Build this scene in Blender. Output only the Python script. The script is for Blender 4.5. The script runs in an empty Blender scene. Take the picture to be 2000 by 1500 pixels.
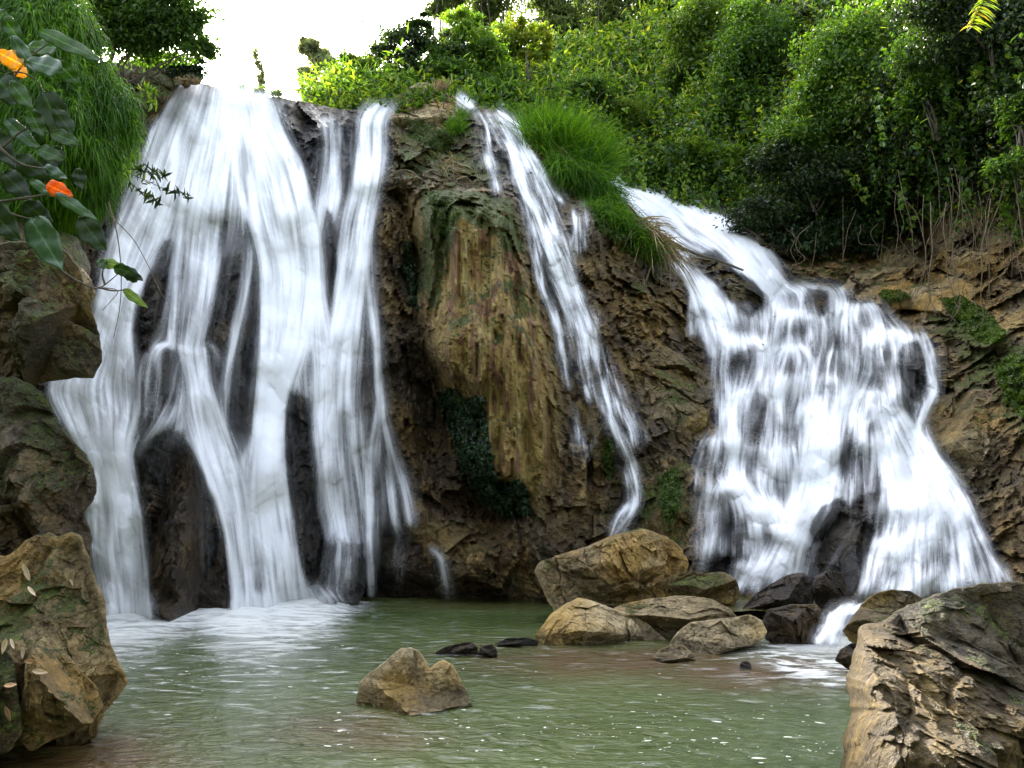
import bpy, math, random
import numpy as np
from mathutils import Vector, Matrix

# ------------------------------------------------------------------ camera, sky, sun, exposure
C = bpy.context.scene
LENS, CAMZ, PITCH = 28.0, 1.6, math.atan(250 / (2000 * 28.0 / 36.0))
F = 2000 * LENS / 36.0
cam = bpy.data.cameras.new('camera'); cam.lens = LENS; cam.sensor_width = 36; cam.clip_end = 3000; cam.clip_start = 0.05
co = bpy.data.objects.new('camera', cam); C.collection.objects.link(co)
co.location = (0, 0, CAMZ); co.rotation_euler = (math.pi / 2 + PITCH, 0, 0)
C.camera = co
SUN_EL, SUN_AZ = math.radians(35.5), math.radians(-28)      # azimuth from +Y, negative = left
w = bpy.data.worlds.new('World'); C.world = w; w.use_nodes = True
wn = w.node_tree.nodes; wl = w.node_tree.links
sky = wn.new('ShaderNodeTexSky'); sky.sky_type = 'NISHITA'; sky.sun_disc = False
sky.sun_elevation = SUN_EL; sky.sun_rotation = SUN_AZ; sky.dust_density = 4.0; sky.ozone_density = 1.0; sky.air_density = 1.0
hs = wn.new('ShaderNodeHueSaturation'); hs.inputs['Saturation'].default_value = 0.45
wl.new(sky.outputs[0], hs.inputs['Color']); wl.new(hs.outputs[0], wn['Background'].inputs[0])
wn['Background'].inputs[1].default_value = 0.15
sl = bpy.data.lights.new('sun', 'SUN'); sl.energy = 5.0; sl.angle = math.radians(3); sl.color = (1, .93, .8)
so = bpy.data.objects.new('sun', sl); C.collection.objects.link(so)
sd = Vector((math.sin(SUN_AZ) * math.cos(SUN_EL), math.cos(SUN_AZ) * math.cos(SUN_EL), math.sin(SUN_EL)))
so.rotation_euler = sd.to_track_quat('Z', 'Y').to_euler()
C.view_settings.view_transform = 'Standard'; C.view_settings.look = 'None'
C.view_settings.gamma = 1; C.view_settings.exposure = 2.8
C.render.engine = 'CYCLES'
C.cycles.transparent_max_bounces = 16; C.cycles.max_bounces = 6; C.cycles.diffuse_bounces = 3
C.cycles.use_denoising = True; C.cycles.denoising_prefilter = 'ACCURATE'; C.cycles.sample_clamp_indirect = 6

# ------------------------------------------------------------------ geometry of the view: pixel of the 2000x1500 photo + distance -> point
ST, CT = math.sin(PITCH), math.cos(PITCH)
def P(px, py, Y):
    px, py, Y = np.broadcast_arrays(np.asarray(px, float), np.asarray(py, float), np.asarray(Y, float))
    cx = (px - 1000) / F; cy = (750 - py) / F
    dy = CT - cy * ST; dz = ST + cy * CT
    t = Y / dy
    return np.stack([cx * t, Y, CAMZ + dz * t], -1)
def proj(V):
    x, y, z = V[..., 0], V[..., 1], V[..., 2] - CAMZ
    d = y * CT + z * ST; u = -y * ST + z * CT
    return 1000 + F * x / d, 750 - F * u / d
def mpp(Y, py=750):
    return float(Y) / F / (CT - (750 - py) / F * ST)
def WY(py):                       # distance at which a pixel row meets the pool (z = 0)
    cy = (750 - py) / F
    return -CAMZ * (CT - cy * ST) / (ST + cy * CT)

# ------------------------------------------------------------------ numpy noise
def _h(ix, iy, iz, s):
    n = (ix.astype(np.int64) * 374761393 + iy.astype(np.int64) * 668265263 + iz.astype(np.int64) * 2147483647 + s * 144665) & 0xffffffff
    n = ((n ^ (n >> 13)) * 1274126177) & 0xffffffff
    n = ((n ^ (n >> 16)) * 2246822519) & 0xffffffff
    return (n ^ (n >> 15)) & 0xffffffff
def _r(ix, iy, iz, s): return _h(ix, iy, iz, s) / 4294967295.0
def vnoise(p, s=0):                # gradient noise, about -1..1
    i = np.floor(p); f = p - i; i = i.astype(np.int64)
    u = f * f * f * (f * (f * 6 - 15) + 10)
    out = 0
    for a in (0, 1):
        for b in (0, 1):
            for c in (0, 1):
                h = _h(i[..., 0] + a, i[..., 1] + b, i[..., 2] + c, s)
                g = ((h & 255) / 127.5 - 1) * (f[..., 0] - a) + (((h >> 8) & 255) / 127.5 - 1) * (f[..., 1] - b) + (((h >> 16) & 255) / 127.5 - 1) * (f[..., 2] - c)
                out = out + g * (u[..., 0] if a else 1 - u[..., 0]) * (u[..., 1] if b else 1 - u[..., 1]) * (u[..., 2] if c else 1 - u[..., 2])
    return out * 1.4
def fbm(p, o=4, s=0, gain=.5):
    t = 0; a = 1.
    for k in range(o):
        t = t + a * vnoise(p, s + k * 17); p = p * 2.03 + 3.1; a *= gain
    return t
def ridged(p, o=4, s=0):
    t = 0; a = 1.
    for k in range(o):
        t = t + a * (1 - 2 * np.abs(vnoise(p, s + k * 17))); p = p * 2.05 + 5.3; a *= .5
    return t
def chips(p, s=0):                 # fractured rock: each cell a tilted plane; also returns the crack distance
    i = np.floor(p).astype(np.int64)
    b1 = np.full(p.shape[:-1], 9.); b2 = b1.copy(); val = np.zeros(p.shape[:-1])
    for a in (-1, 0, 1):
        for b in (-1, 0, 1):
            for c in (-1, 0, 1):
                ix, iy, iz = i[..., 0] + a, i[..., 1] + b, i[..., 2] + c
                q = np.stack([ix + _r(ix, iy, iz, s), iy + _r(ix, iy, iz, s + 1), iz + _r(ix, iy, iz, s + 2)], -1)
                d = p - q; dd = np.sqrt((d * d).sum(-1))
                v = (d[..., 0] * (_r(ix, iy, iz, s + 3) - .5) + d[..., 2] * (_r(ix, iy, iz, s + 4) - .5)) * 2.2 + (_r(ix, iy, iz, s + 5) - .5) * .7
                m = dd < b1
                b2 = np.where(m, b1, np.minimum(b2, dd)); val = np.where(m, v, val); b1 = np.where(m, dd, b1)
    return val, b2 - b1
def sstep(a, b, x):
    t = np.clip((x - a) / (b - a), 0, 1); return t * t * (3 - 2 * t)
def inpoly(px, py, poly):
    px, py = np.asarray(px, float), np.asarray(py, float)
    r = np.zeros(px.shape, bool); n = len(poly)
    for k in range(n):
        x1, y1 = poly[k]; x2, y2 = poly[(k + 1) % n]
        if y1 == y2: continue
        c = ((y1 > py) != (y2 > py)) & (px < (x2 - x1) * (py - y1) / (y2 - y1) + x1)
        r ^= c
    return r
def segdist(px, py, pts, closed=False):
    d = np.full(np.shape(px), 1e9)
    n = len(pts)
    for k in range(n if closed else n - 1):
        (x1, y1), (x2, y2) = pts[k][:2], pts[(k + 1) % n][:2]
        dx, dy = x2 - x1, y2 - y1; L = dx * dx + dy * dy + 1e-9
        t = np.clip(((px - x1) * dx + (py - y1) * dy) / L, 0, 1)
        d = np.minimum(d, np.hypot(px - x1 - t * dx, py - y1 - t * dy))
    return d
def sdf(px, py, poly):             # positive inside
    d = segdist(px, py, poly, True)
    return np.where(inpoly(px, py, poly), d, -d)
class RBF:
    def __init__(s, pts):
        a = np.array(pts, float); s.x = a[:, :2] / 500.; n = len(a)
        K = np.sqrt(((s.x[:, None] - s.x[None]) ** 2).sum(-1) + .002)
        A = np.zeros((n + 3, n + 3)); A[:n, :n] = K - .004 * np.eye(n); A[:n, n:] = np.c_[np.ones(n), s.x]; A[n:, :n] = A[:n, n:].T
        s.w = np.linalg.solve(A, np.r_[a[:, 2], 0, 0, 0])
    def __call__(s, px, py):
        q = np.stack([np.ravel(px), np.ravel(py)], -1) / 500.
        out = np.empty(len(q))
        for k in range(0, len(q), 40000):
            qq = q[k:k + 40000]
            K = np.sqrt(((qq[:, None] - s.x[None]) ** 2).sum(-1) + .002)
            out[k:k + 40000] = K @ s.w[:-3] + s.w[-3] + qq @ s.w[-2:]
        return out.reshape(np.shape(px))

# ------------------------------------------------------------------ scene helpers
def tag(o, label=None, cat=None, group=None, kind=None):
    for k, v in (('label', label), ('category', cat), ('group', group), ('kind', kind)):
        if v: o[k] = v
    return o
def empty(name, loc):
    o = bpy.data.objects.new(name, None); C.collection.objects.link(o); o.location = loc; o.empty_display_size = .1
    return o
def obj(name, V, faces, mats, parent=None, attrs=None, smooth=True, uv=None, mi=None):
    """V (n,3) world points; faces: list of (m,k) index arrays"""
    V = np.asarray(V, float).reshape(-1, 3)
    base = np.array([V[:, 0].mean(), V[:, 1].mean(), V[:, 2].min()])
    me = bpy.data.meshes.new(name)
    if not isinstance(faces, (list, tuple)): faces = [faces]
    faces = [np.asarray(f, np.int32) for f in faces if len(f)]
    me.vertices.add(len(V)); me.vertices.foreach_set('co', (V - base).astype(np.float32).ravel())
    nl = sum(f.size for f in faces); nf = sum(len(f) for f in faces)
    me.loops.add(nl); me.polygons.add(nf)
    me.loops.foreach_set('vertex_index', np.concatenate([f.ravel() for f in faces]))
    tot = np.concatenate([np.full(len(f), f.shape[1], np.int32) for f in faces])
    me.polygons.foreach_set('loop_start', np.r_[0, np.cumsum(tot)[:-1]].astype(np.int32))
    me.polygons.foreach_set('use_smooth', np.full(nf, smooth))
    if mi is not None: me.polygons.foreach_set('material_index', np.asarray(mi, np.int32))
    for k, v in (attrs or {}).items():
        at = me.attributes.new(k, 'FLOAT', 'POINT'); at.data.foreach_set('value', np.asarray(v, np.float32).ravel())
    me.update(calc_edges=True); me.validate()
    for m in (mats if isinstance(mats, (list, tuple)) else [mats]): me.materials.append(m)
    o = bpy.data.objects.new(name, me); C.collection.objects.link(o)
    if parent is None: o.location = base
    else: o.parent = parent; o.location = Vector(base) - parent.location
    return o
def gridfaces(nr, nc, wrap=False, keep=None, off=0):
    r, c = np.meshgrid(np.arange(nr - 1), np.arange(nc if wrap else nc - 1), indexing='ij')
    c2 = (c + 1) % nc
    q = np.stack([r * nc + c, (r + 1) * nc + c, (r + 1) * nc + c2, r * nc + c2], -1).reshape(-1, 4) + off
    if keep is not None: q = q[keep.ravel()[q - off].any(1)]
    return q

# ------------------------------------------------------------------ materials
class N:
    def __init__(s, name):
        s.m = bpy.data.materials.new(name); s.m.use_nodes = True; s.t = s.m.node_tree
        s.t.nodes.clear(); s.out = s.t.nodes.new('ShaderNodeOutputMaterial')
    def n(s, typ, **kw):
        d = s.t.nodes.new('ShaderNode' + typ)
        for k, v in kw.items():
            if k.startswith('i_'):
                key = k[2:].replace('_', ' ')
                s.set(d.inputs[key], v)
            else: setattr(d, k, v)
        return d
    def set(s, sock, v):
        if isinstance(v, bpy.types.NodeSocket): s.t.links.new(v, sock)
        elif isinstance(v, bpy.types.Node): s.t.links.new(v.outputs[0], sock)
        else:
            if sock.type == 'RGBA': v = (v, v, v, 1) if isinstance(v, (int, float)) else ((*v, 1) if len(v) == 3 else v)
            sock.default_value = v
    def math(s, op, a, b=0., c=None, clamp=False):
        d = s.n('Math', operation=op, use_clamp=clamp); s.set(d.inputs[0], a); s.set(d.inputs[1], b)
        if c is not None: s.set(d.inputs[2], c)
        return d.outputs[0]
    def ramp(s, f, stops):
        d = s.n('ValToRGB'); s.set(d.inputs[0], f); e = d.color_ramp.elements
        while len(e) < len(stops): e.new(.5)
        for k, (p, c) in enumerate(stops): e[k].position = p; e[k].color = (*c, 1) if len(c) == 3 else c
        return d.outputs[0]
    def map(s, f, a, b, lo=0., hi=1., typ='SMOOTHSTEP'):
        d = s.n('MapRange', interpolation_type=typ); s.set(d.inputs[0], f)
        for k, v in zip((1, 2, 3, 4), (a, b, lo, hi)): s.set(d.inputs[k], v)
        return d.outputs[0]
    def mix(s, f, a, b, mode='MIX'):
        d = s.n('Mix', data_type='RGBA', blend_type=mode); s.set(d.inputs[0], f); s.set(d.inputs[6], a); s.set(d.inputs[7], b)
        return d.outputs[2]
    def noise(s, vec, scale, detail=6, rough=.55, dist=0.):
        d = s.n('TexNoise'); s.set(d.inputs['Vector'], vec); s.set(d.inputs['Scale'], float(scale)); d.inputs['Detail'].default_value = detail
        d.inputs['Roughness'].default_value = rough; d.inputs['Distortion'].default_value = dist
        return d.outputs[0]
    def pos(s, scale=(1, 1, 1), rot=(0, 0, 0)):
        g = s.n('NewGeometry'); d = s.n('Mapping', vector_type='POINT'); s.set(d.inputs[0], g.outputs['Position'])
        d.inputs['Scale'].default_value = scale; d.inputs['Rotation'].default_value = rot
        return d.outputs[0]
    def attr(s, name):
        d = s.n('Attribute'); d.attribute_name = name; return d.outputs['Fac']
    def done(s, sh):
        s.set(s.out.inputs[0], sh); return s.m

def rock_mat(name, dark, mid, light, moss=.3, mosscol=(.075, .095, .010), rough=.75, streak=0, attrs=False, bump=.04, wetall=0., vein=None, scale=1.):
    a = N(name); p = a.pos(); g = a.n('NewGeometry')
    n1 = a.noise(p, 1.1 * scale, 8, .6, .3); n2 = a.noise(p, 7 * scale, 8, .65, .2); n3 = a.noise(p, 30 * scale, 6, .7)
    f = a.math('ADD', a.math('MULTIPLY', n1, .5), a.math('ADD', a.math('MULTIPLY', n2, .45), a.math('MULTIPLY', n3, .35)))
    f = a.math('ADD', a.math('MULTIPLY', a.math('SUBTRACT', f, .65), 1.5), .5)
    if streak or attrs:
        ps = a.pos((2.6, 2.6, .16), (0, math.radians(4), 0))
        ns = a.noise(ps, 1.6, 7, .6, .35)
    if streak: f = a.mix(streak, f, a.math('ADD', a.math('MULTIPLY', ns, .9), a.math('MULTIPLY', n2, .15)))
    col = a.ramp(f, [(.28, dark), (.52, mid), (.78, light)])
    col = a.mix(a.map(a.noise(p, .75 * scale, 5, .6), .42, .6), col, a.mix(1., col, (1.2, 1.0, .5), 'MULTIPLY'))
    pt = a.map(g.outputs['Pointiness'], .46, .56, .8, 1.3, 'LINEAR')  # lightens worn edges; hollows darkened in the colour as shade would
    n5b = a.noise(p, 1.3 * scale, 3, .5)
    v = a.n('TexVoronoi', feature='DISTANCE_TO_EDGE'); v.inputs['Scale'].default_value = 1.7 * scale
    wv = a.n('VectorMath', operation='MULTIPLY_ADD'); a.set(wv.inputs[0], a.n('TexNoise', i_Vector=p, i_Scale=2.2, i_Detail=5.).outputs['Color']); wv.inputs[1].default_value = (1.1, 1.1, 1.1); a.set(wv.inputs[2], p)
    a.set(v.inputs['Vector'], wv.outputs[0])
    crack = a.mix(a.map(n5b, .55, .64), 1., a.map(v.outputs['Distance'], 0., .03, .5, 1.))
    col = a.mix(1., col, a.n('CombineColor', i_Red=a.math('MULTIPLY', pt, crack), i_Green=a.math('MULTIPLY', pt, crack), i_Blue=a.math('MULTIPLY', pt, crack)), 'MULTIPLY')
    if attrs:
        och = a.attr('ochre'); oc = a.ramp(a.math('ADD', a.math('MULTIPLY', ns, .8), a.math('MULTIPLY', a.math('SUBTRACT', f, .3), .30)), [(.28, (.07, .032, .014)), (.38, (.23, .115, .05)), (.47, (.34, .23, .06)), (.56, (.44, .34, .10)), (.66, (.44, .36, .24))])
        col = a.mix(och, col, oc)
        gr = a.attr('grey'); gc = a.ramp(f, [(.3, (.008, .008, .010)), (.55, (.032, .032, .038)), (.8, (.11, .11, .12))])
        col = a.mix(gr, col, gc)
    nz = a.n('SeparateXYZ', i_Vector=g.outputs['Normal']).outputs[2]
    nm = a.noise(p, 1.7, 7, .62); nm2 = a.noise(p, 22, 4, .6)
    mm = a.math('ADD', a.math('ADD', nm, a.math('MULTIPLY', nz, .22)), a.math('MULTIPLY', a.math('SUBTRACT', nm2, .5), .25))
    if attrs: mm = a.math('ADD', mm, a.math('MULTIPLY', a.math('SUBTRACT', a.attr('moss'), .35), .6))
    th = .88 - .42 * moss
    mk = a.map(mm, th + .03, th + .085)
    mc = a.ramp(a.noise(p, 14, 5, .7), [(.3, tuple(c * .35 for c in mosscol)), (.52, mosscol), (.72, (mosscol[0] * 2.3, mosscol[1] * 2.2, mosscol[2] * 1.6))])
    col = a.mix(mk, col, mc)
    z = a.n('SeparateXYZ', i_Vector=p).outputs[2]
    wet = a.map(a.math('SUBTRACT', z, a.math('MULTIPLY', n2, .22)), -.02, .07, 1., 0.)
    if attrs: wet = a.math('MAXIMUM', wet, a.attr('wet'))
    if wetall: wet = a.math('MAXIMUM', wet, wetall)
    col = a.mix(a.math('MULTIPLY', wet, .5), col, (.012, .011, .009))
    wr = a.math('MULTIPLY', wet, a.math('SUBTRACT', 1., mk))
    ro = a.map(wr, 0., 1., rough, .2, 'LINEAR')
    hgt = a.math('ADD', a.math('ADD', a.math('MULTIPLY', n2, .6), a.math('MULTIPLY', n3, .3)), a.math('MULTIPLY', a.map(v.outputs['Distance'], 0, .06), .06))
    hgt = a.math('ADD', hgt, a.math('MULTIPLY', a.math('MULTIPLY', mk, nm2), .8))
    if attrs or streak: hgt = a.math('ADD', hgt, a.math('MULTIPLY', ns, .5))
    b = a.n('Bump', i_Height=hgt, i_Distance=bump * 3.2, i_Strength=1.)
    s = a.n('BsdfPrincipled', i_Base_Color=col, i_Roughness=ro, i_Normal=b.outputs[0])
    s.inputs['Specular IOR Level'].default_value = .45
    return a.done(s)

def leaf_mat(name, stops, trans=.45, rough=.45, spec=.4):
    a = N(name); t = a.attr('tint'); col = a.ramp(t, stops)
    g = a.n('NewGeometry')
    n = a.noise(a.pos(), 1.2, 3)
    col = a.mix(1., col, a.ramp(n, [(.3, (.7, .75, .7)), (.7, (1.25, 1.15, 1.1))]), 'MULTIPLY')
    s = a.n('BsdfPrincipled', i_Base_Color=col, i_Roughness=rough); s.inputs['Specular IOR Level'].default_value = spec
    tr = a.n('BsdfTranslucent', i_Color=a.mix(1., col, (1.9, 1.75, .75), 'MULTIPLY'))
    mx = a.n('MixShader'); mx.inputs[0].default_value = trans; a.set(mx.inputs[1], s); a.set(mx.inputs[2], tr)
    return a.done(mx)
def bark_mat(name, c1, c2, rough=.85):
    a = N(name); n = a.noise(a.pos((1, 1, .35)), 22, 6, .65)
    s = a.n('BsdfPrincipled', i_Base_Color=a.ramp(n, [(.3, c1), (.7, c2)]), i_Roughness=rough, i_Normal=a.n('Bump', i_Height=n, i_Distance=.02).outputs[0])
    return a.done(s)
def water_mat(name, tint=(.93, .95, .98)):
    a = N(name)
    d = a.n('BsdfDiffuse', i_Color=tint); t = a.n('BsdfTranslucent', i_Color=tint)
    m = a.n('MixShader'); m.inputs[0].default_value = .08; a.set(m.inputs[1], d); a.set(m.inputs[2], t)
    tp = a.n('BsdfTransparent'); mm = a.n('MixShader'); a.set(mm.inputs[0], a.attr('dens')); a.set(mm.inputs[1], tp); a.set(mm.inputs[2], m)
    return a.done(mm)
def pool_mat():
    a = N('pool_water'); p = a.pos()
    n = a.noise(a.pos((1, 1.0, 1)), .35, 4, .5)
    sh = a.attr('shallow')
    g = a.mix(a.map(n, .35, .65), (.046, .072, .016), (.074, .104, .032))
    col = a.mix(sh, g, (.080, .050, .018))
    w1 = a.noise(a.pos((1, 1.5, 1), (0, 0, .35)), 3.2, 4, .55, .8); w2 = a.noise(a.pos((1, 1.6, 1), (0, 0, -.3)), 9, 4, .6, .6); w3 = a.noise(a.pos((1, 2.2, 1)), 26, 3, .6)
    h = a.math('ADD', a.math('MULTIPLY', w1, 1.), a.math('ADD', a.math('MULTIPLY', w2, .4), a.math('MULTIPLY', w3, .1)))
    b = a.n('Bump', i_Height=h, i_Distance=.09, i_Strength=.8)
    s = a.n('BsdfPrincipled', i_Base_Color=col, i_Roughness=.2, i_Normal=b.outputs[0]); s.inputs['IOR'].default_value = 1.33
    return a.done(s)

M = {}
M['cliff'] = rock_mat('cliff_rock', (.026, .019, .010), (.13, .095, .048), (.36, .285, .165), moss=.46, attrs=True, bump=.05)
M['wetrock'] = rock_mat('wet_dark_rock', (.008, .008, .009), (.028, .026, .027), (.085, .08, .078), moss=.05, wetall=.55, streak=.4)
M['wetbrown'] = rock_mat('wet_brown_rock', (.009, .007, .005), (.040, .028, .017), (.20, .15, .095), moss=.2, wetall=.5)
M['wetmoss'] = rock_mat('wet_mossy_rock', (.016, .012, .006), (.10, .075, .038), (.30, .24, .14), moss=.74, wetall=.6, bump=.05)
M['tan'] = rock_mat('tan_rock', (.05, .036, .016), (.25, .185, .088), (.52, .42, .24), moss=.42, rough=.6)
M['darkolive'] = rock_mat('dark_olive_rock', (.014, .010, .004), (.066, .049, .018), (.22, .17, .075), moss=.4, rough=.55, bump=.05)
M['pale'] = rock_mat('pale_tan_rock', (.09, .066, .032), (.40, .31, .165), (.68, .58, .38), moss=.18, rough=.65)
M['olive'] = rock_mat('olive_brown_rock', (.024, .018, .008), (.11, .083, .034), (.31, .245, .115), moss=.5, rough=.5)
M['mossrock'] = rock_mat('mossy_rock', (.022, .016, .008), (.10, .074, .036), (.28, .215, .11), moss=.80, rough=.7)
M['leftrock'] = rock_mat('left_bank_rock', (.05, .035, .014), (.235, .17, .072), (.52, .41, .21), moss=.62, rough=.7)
M['water'] = water_mat('white_water')
M['foam'] = water_mat('white_foam', (.9, .92, .88))
M['pool'] = pool_mat()
G = leaf_mat
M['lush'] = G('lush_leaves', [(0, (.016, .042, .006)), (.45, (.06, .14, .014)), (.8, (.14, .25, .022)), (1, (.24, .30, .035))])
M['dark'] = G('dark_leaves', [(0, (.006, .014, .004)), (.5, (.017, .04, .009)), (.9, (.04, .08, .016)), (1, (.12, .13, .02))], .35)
M['yellowish'] = G('yellow_green_leaves', [(0, (.03, .07, .008)), (.5, (.075, .145, .015)), (.88, (.15, .21, .02)), (1, (.30, .20, .02))])
M['hazy'] = G('far_haze_leaves', [(0, (.035, .065, .022)), (.5, (.075, .125, .035)), (1, (.14, .19, .055))])  # distance haze put into the leaf colour
M['hazetint'] = G('haze_pale_leaves', [(0, (.10, .14, .09)), (.5, (.16, .21, .12)), (1, (.22, .27, .15))])  # paler still: haze against the bright sky put into the colour
M['grass'] = G('grass_blades', [(0, (.02, .06, .004)), (.5, (.06, .17, .008)), (1, (.14, .28, .015))], .5, .6, .2)
M['dry'] = G('dry_stems', [(0, (.10, .075, .04)), (.5, (.22, .17, .09)), (1, (.36, .29, .17))], .2, .7)
M['ivy'] = G('ivy_leaves', [(0, (.005, .015, .006)), (.5, (.013, .035, .012)), (1, (.035, .075, .024))], .25, .35)
M['mossy'] = G('moss_fronds', [(0, (.02, .04, .005)), (.5, (.05, .10, .01)), (1, (.11, .17, .02))], .35)
M['bark'] = bark_mat('bark', (.03, .024, .016), (.11, .085, .055))
M['vine'] = bark_mat('vine_bark', (.05, .036, .02), (.19, .14, .08))
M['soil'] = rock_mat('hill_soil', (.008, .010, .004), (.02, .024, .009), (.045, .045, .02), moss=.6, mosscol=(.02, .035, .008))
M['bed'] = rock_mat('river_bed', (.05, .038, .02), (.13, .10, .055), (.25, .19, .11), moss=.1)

# ------------------------------------------------------------------ cliff: one relief, distances given at control points of the photo
CL = [(60,1215,WY(1215)),(200,1205,WY(1205)),(300,1205,WY(1205)),(450,1200,WY(1200)),(560,1185,WY(1185)),(650,1170,WY(1170)),(720,1162,WY(1163)),
 (780,1160,WY(1161)),(870,1168,WY(1168)),(950,1168,WY(1168)),(1060,1172,WY(1172)),(1130,1180,14.0),(1200,1100,14.4),(1350,1130,13.5),(1450,1145,12.8),(1520,1150,12.5),(1680,1170,11.8),
 (1850,1150,11.6),(1960,1130,11.4),(2080,1130,11.2),
 (-80,1000,11.5),(-80,600,11.6),(-80,200,12.5),(0,700,12.2),(0,300,13.2),(100,760,12.9),(130,860,12.6),(160,1000,12.4),(250,900,12.5),(340,700,13.4),(300,480,14.6),(450,480,14.8),(560,700,14.3),
 (600,950,13.9),(600,1120,13.6),(430,1000,13.1),(400,330,15.9),(300,300,15.7),(430,170,17.6),(350,160,17.2),(520,195,17.6),(560,250,17.2),(600,400,15.9),(640,620,15.2),(700,420,16.6),(680,240,18.2),
 (690,720,15.3),(700,950,14.9),(740,215,19.2),(700,240,18.4),(250,150,16.5),(200,300,15),(100,500,13.6),(600,210,18.2),
 (770,500,16.7),(770,800,15.8),(800,1000,15.1),(730,380,17.0),(755,420,16.7),
 (840,420,16.3),(900,420,15.8),(960,430,15.8),(1000,440,16.1),(865,700,15.3),(930,700,14.8),(1000,700,15.0),(1050,600,15.8),(1000,950,14.4),(930,900,14.7),(1045,985,14.5),
 (815,520,16.9),(835,750,16.5),(868,860,16.3),(895,970,15.9),(965,1030,15.3),(920,1090,14.6),(1060,1060,14.6),
 (760,350,17.6),(860,352,17.4),(950,362,17.2),(850,300,18.7),(800,215,20),(850,170,20.8),(950,240,19.6),(1000,260,19.2),(1050,350,18.1),(1080,430,17.5),(1120,520,17),(1150,650,16.2),
 (1200,800,15.3),(1230,950,14.6),(1200,1050,14.3),(1100,1100,14.4),(1100,800,15.1),(1120,950,14.7),
 (1200,500,18.2),(1250,500,18.4),(1300,600,17.5),(1350,720,16.4),(1250,720,16.2),(1300,850,15.5),(1380,850,15.6),(1300,1000,14.7),(1330,1080,14),(1150,400,18.2),(1230,420,19.3),
 (1180,318,27),(1230,370,24.5),(1300,430,22.3),(1400,455,21.4),(1480,500,20.3),(1540,575,19.2),(1330,520,20),(1400,620,18.1),(1490,640,18),(1450,565,18.5),(1600,565,19),(1650,600,18.5),
 (1500,690,17),(1600,690,17),(1700,660,17.3),(1400,770,16.2),(1500,800,15.6),(1600,800,15.6),(1700,780,15.7),(1800,760,15.4),(1450,950,14.4),(1600,950,14.2),(1750,950,13.8),(1850,1000,13),
 (1910,1050,12.4),(1640,1050,13.2),(1540,1050,13.2),
 (1750,560,19.2),(1850,580,17.5),(1950,650,15),(2080,700,13.3),(1850,720,15.5),(1950,850,13.2),(2080,900,11.3),(1860,900,14),(2000,1050,11.7),(1700,490,21),(1600,475,22.3),(1800,450,20.3),(1900,430,18.3),(2080,480,15.5),(1500,440,22.8),(1300,330,25.5),(1900,340,19.2),(2080,350,16.4),
 (1000,1330,14.5),(300,1330,12.5),(1600,1330,12.2),(2080,1330,11),(-80,1330,11.5)]
CL += [(-700, y, 8.2 + .0) for y in (200, 600, 1000, 1330)] + [(-350, y, 9.8) for y in (200, 600, 1000, 1330)] + [(2350, y, yy) for y, yy in ((350, 13.5), (700, 11), (1000, 9.6), (1330, 9.2))] + [(2700, y, yy) for y, yy in ((350, 10.5), (700, 9), (1000, 8), (1330, 7.6))]
cliff_rbf = RBF(CL)
CREST = [(-640,60),(-80,110),(200,120),(265,128),(300,140),(335,158),(380,160),(450,172),(530,188),(600,200),(680,216),(710,213),(745,206),(765,196),(800,190),(870,192),(905,198),(960,212),(1005,228),
         (1050,270),(1090,318),(1130,325),(1165,312),(1190,306),(1230,292),(1262,300),(1300,325),(1390,380),(1470,425),(1540,462),(1620,470),(1690,440),(1760,380),(1820,330),(1900,320),(2080,320),(2640,200)]
PX0, PX1, PST = -640, 2640, 4
cpx = np.arange(PX0, PX1 + 1, PST).astype(float); NC = len(cpx); NR = 330; BOT = 1335.
cr = np.interp(cpx, *zip(*CREST))
cr = cr + 5 * vnoise(np.stack([cpx * .03, cpx * 0, cpx * 0], -1), 3) + 3 * vnoise(np.stack([cpx * .09, cpx * 0, cpx * 0], -1), 4)
vv = np.linspace(0, 1, NR)
CPX = np.broadcast_to(cpx, (NR, NC)).copy(); CPY = cr[None] + vv[:, None] * (BOT - cr)[None]
D = cliff_rbf(CPX, CPY)
base_line = np.interp(cpx, [-80,60,300,650,720,870,1100,1400,1680,1850,2080],[1215,1215,1205,1170,1162,1168,1180,1185,1190,1180,1180])
# pillar of tufa that stands out of the wall, with vertical flutes
PIL = [(806,400),(850,372),(905,385),(960,392),(1000,405),(1022,470),(1052,560),(1078,680),(1092,800),(1082,930),(1050,1000),(1000,960),(955,925),(935,850),(905,770),(860,765),(838,680),(822,540)]
pil = sstep(-34, 42, sdf(CPX, CPY, PIL))
DARK = [(770,380),(812,400),(822,540),(838,680),(865,780),(880,870),(930,960),(985,1015),(960,1040),(880,1000),(830,900),(800,700),(775,560)]
rec = sstep(-25, 20, sdf(CPX, CPY, DARK))
FALLZ = [(230,150),(540,180),(640,205),(760,205),(750,380),(740,560),(760,800),(800,1000),(800,1180),(190,1215),(60,700),(180,400)]
fz = sstep(-30, 40, sdf(CPX, CPY, FALLZ))
RZ = [(1180,310),(1400,400),(1545,560),(1700,590),(1815,680),(1820,820),(1900,960),(1965,1140),(1360,1160),(1400,900),(1395,690),(1310,510)]
rz = sstep(-30, 35, sdf(CPX, CPY, RZ))
MZ = [(930,215),(985,215),(1060,300),(1110,420),(1140,560),(1190,700),(1240,850),(1250,1000),(1180,1060),(1200,950),(1110,760),(1040,560),(1010,420),(960,320)]
mz = sstep(-25, 25, sdf(CPX, CPY, MZ))
D = D - .50 * pil + .95 * rec * (1 - pil)
P0 = P(CPX, CPY, D)
warp = .2 * np.stack([vnoise(P0 * .9, 11), vnoise(P0 * .9, 12), vnoise(P0 * .9, 13)], -1)
c1, e1 = chips((P0 + warp) * np.array([1.05, .9, .62]), 21)
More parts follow.
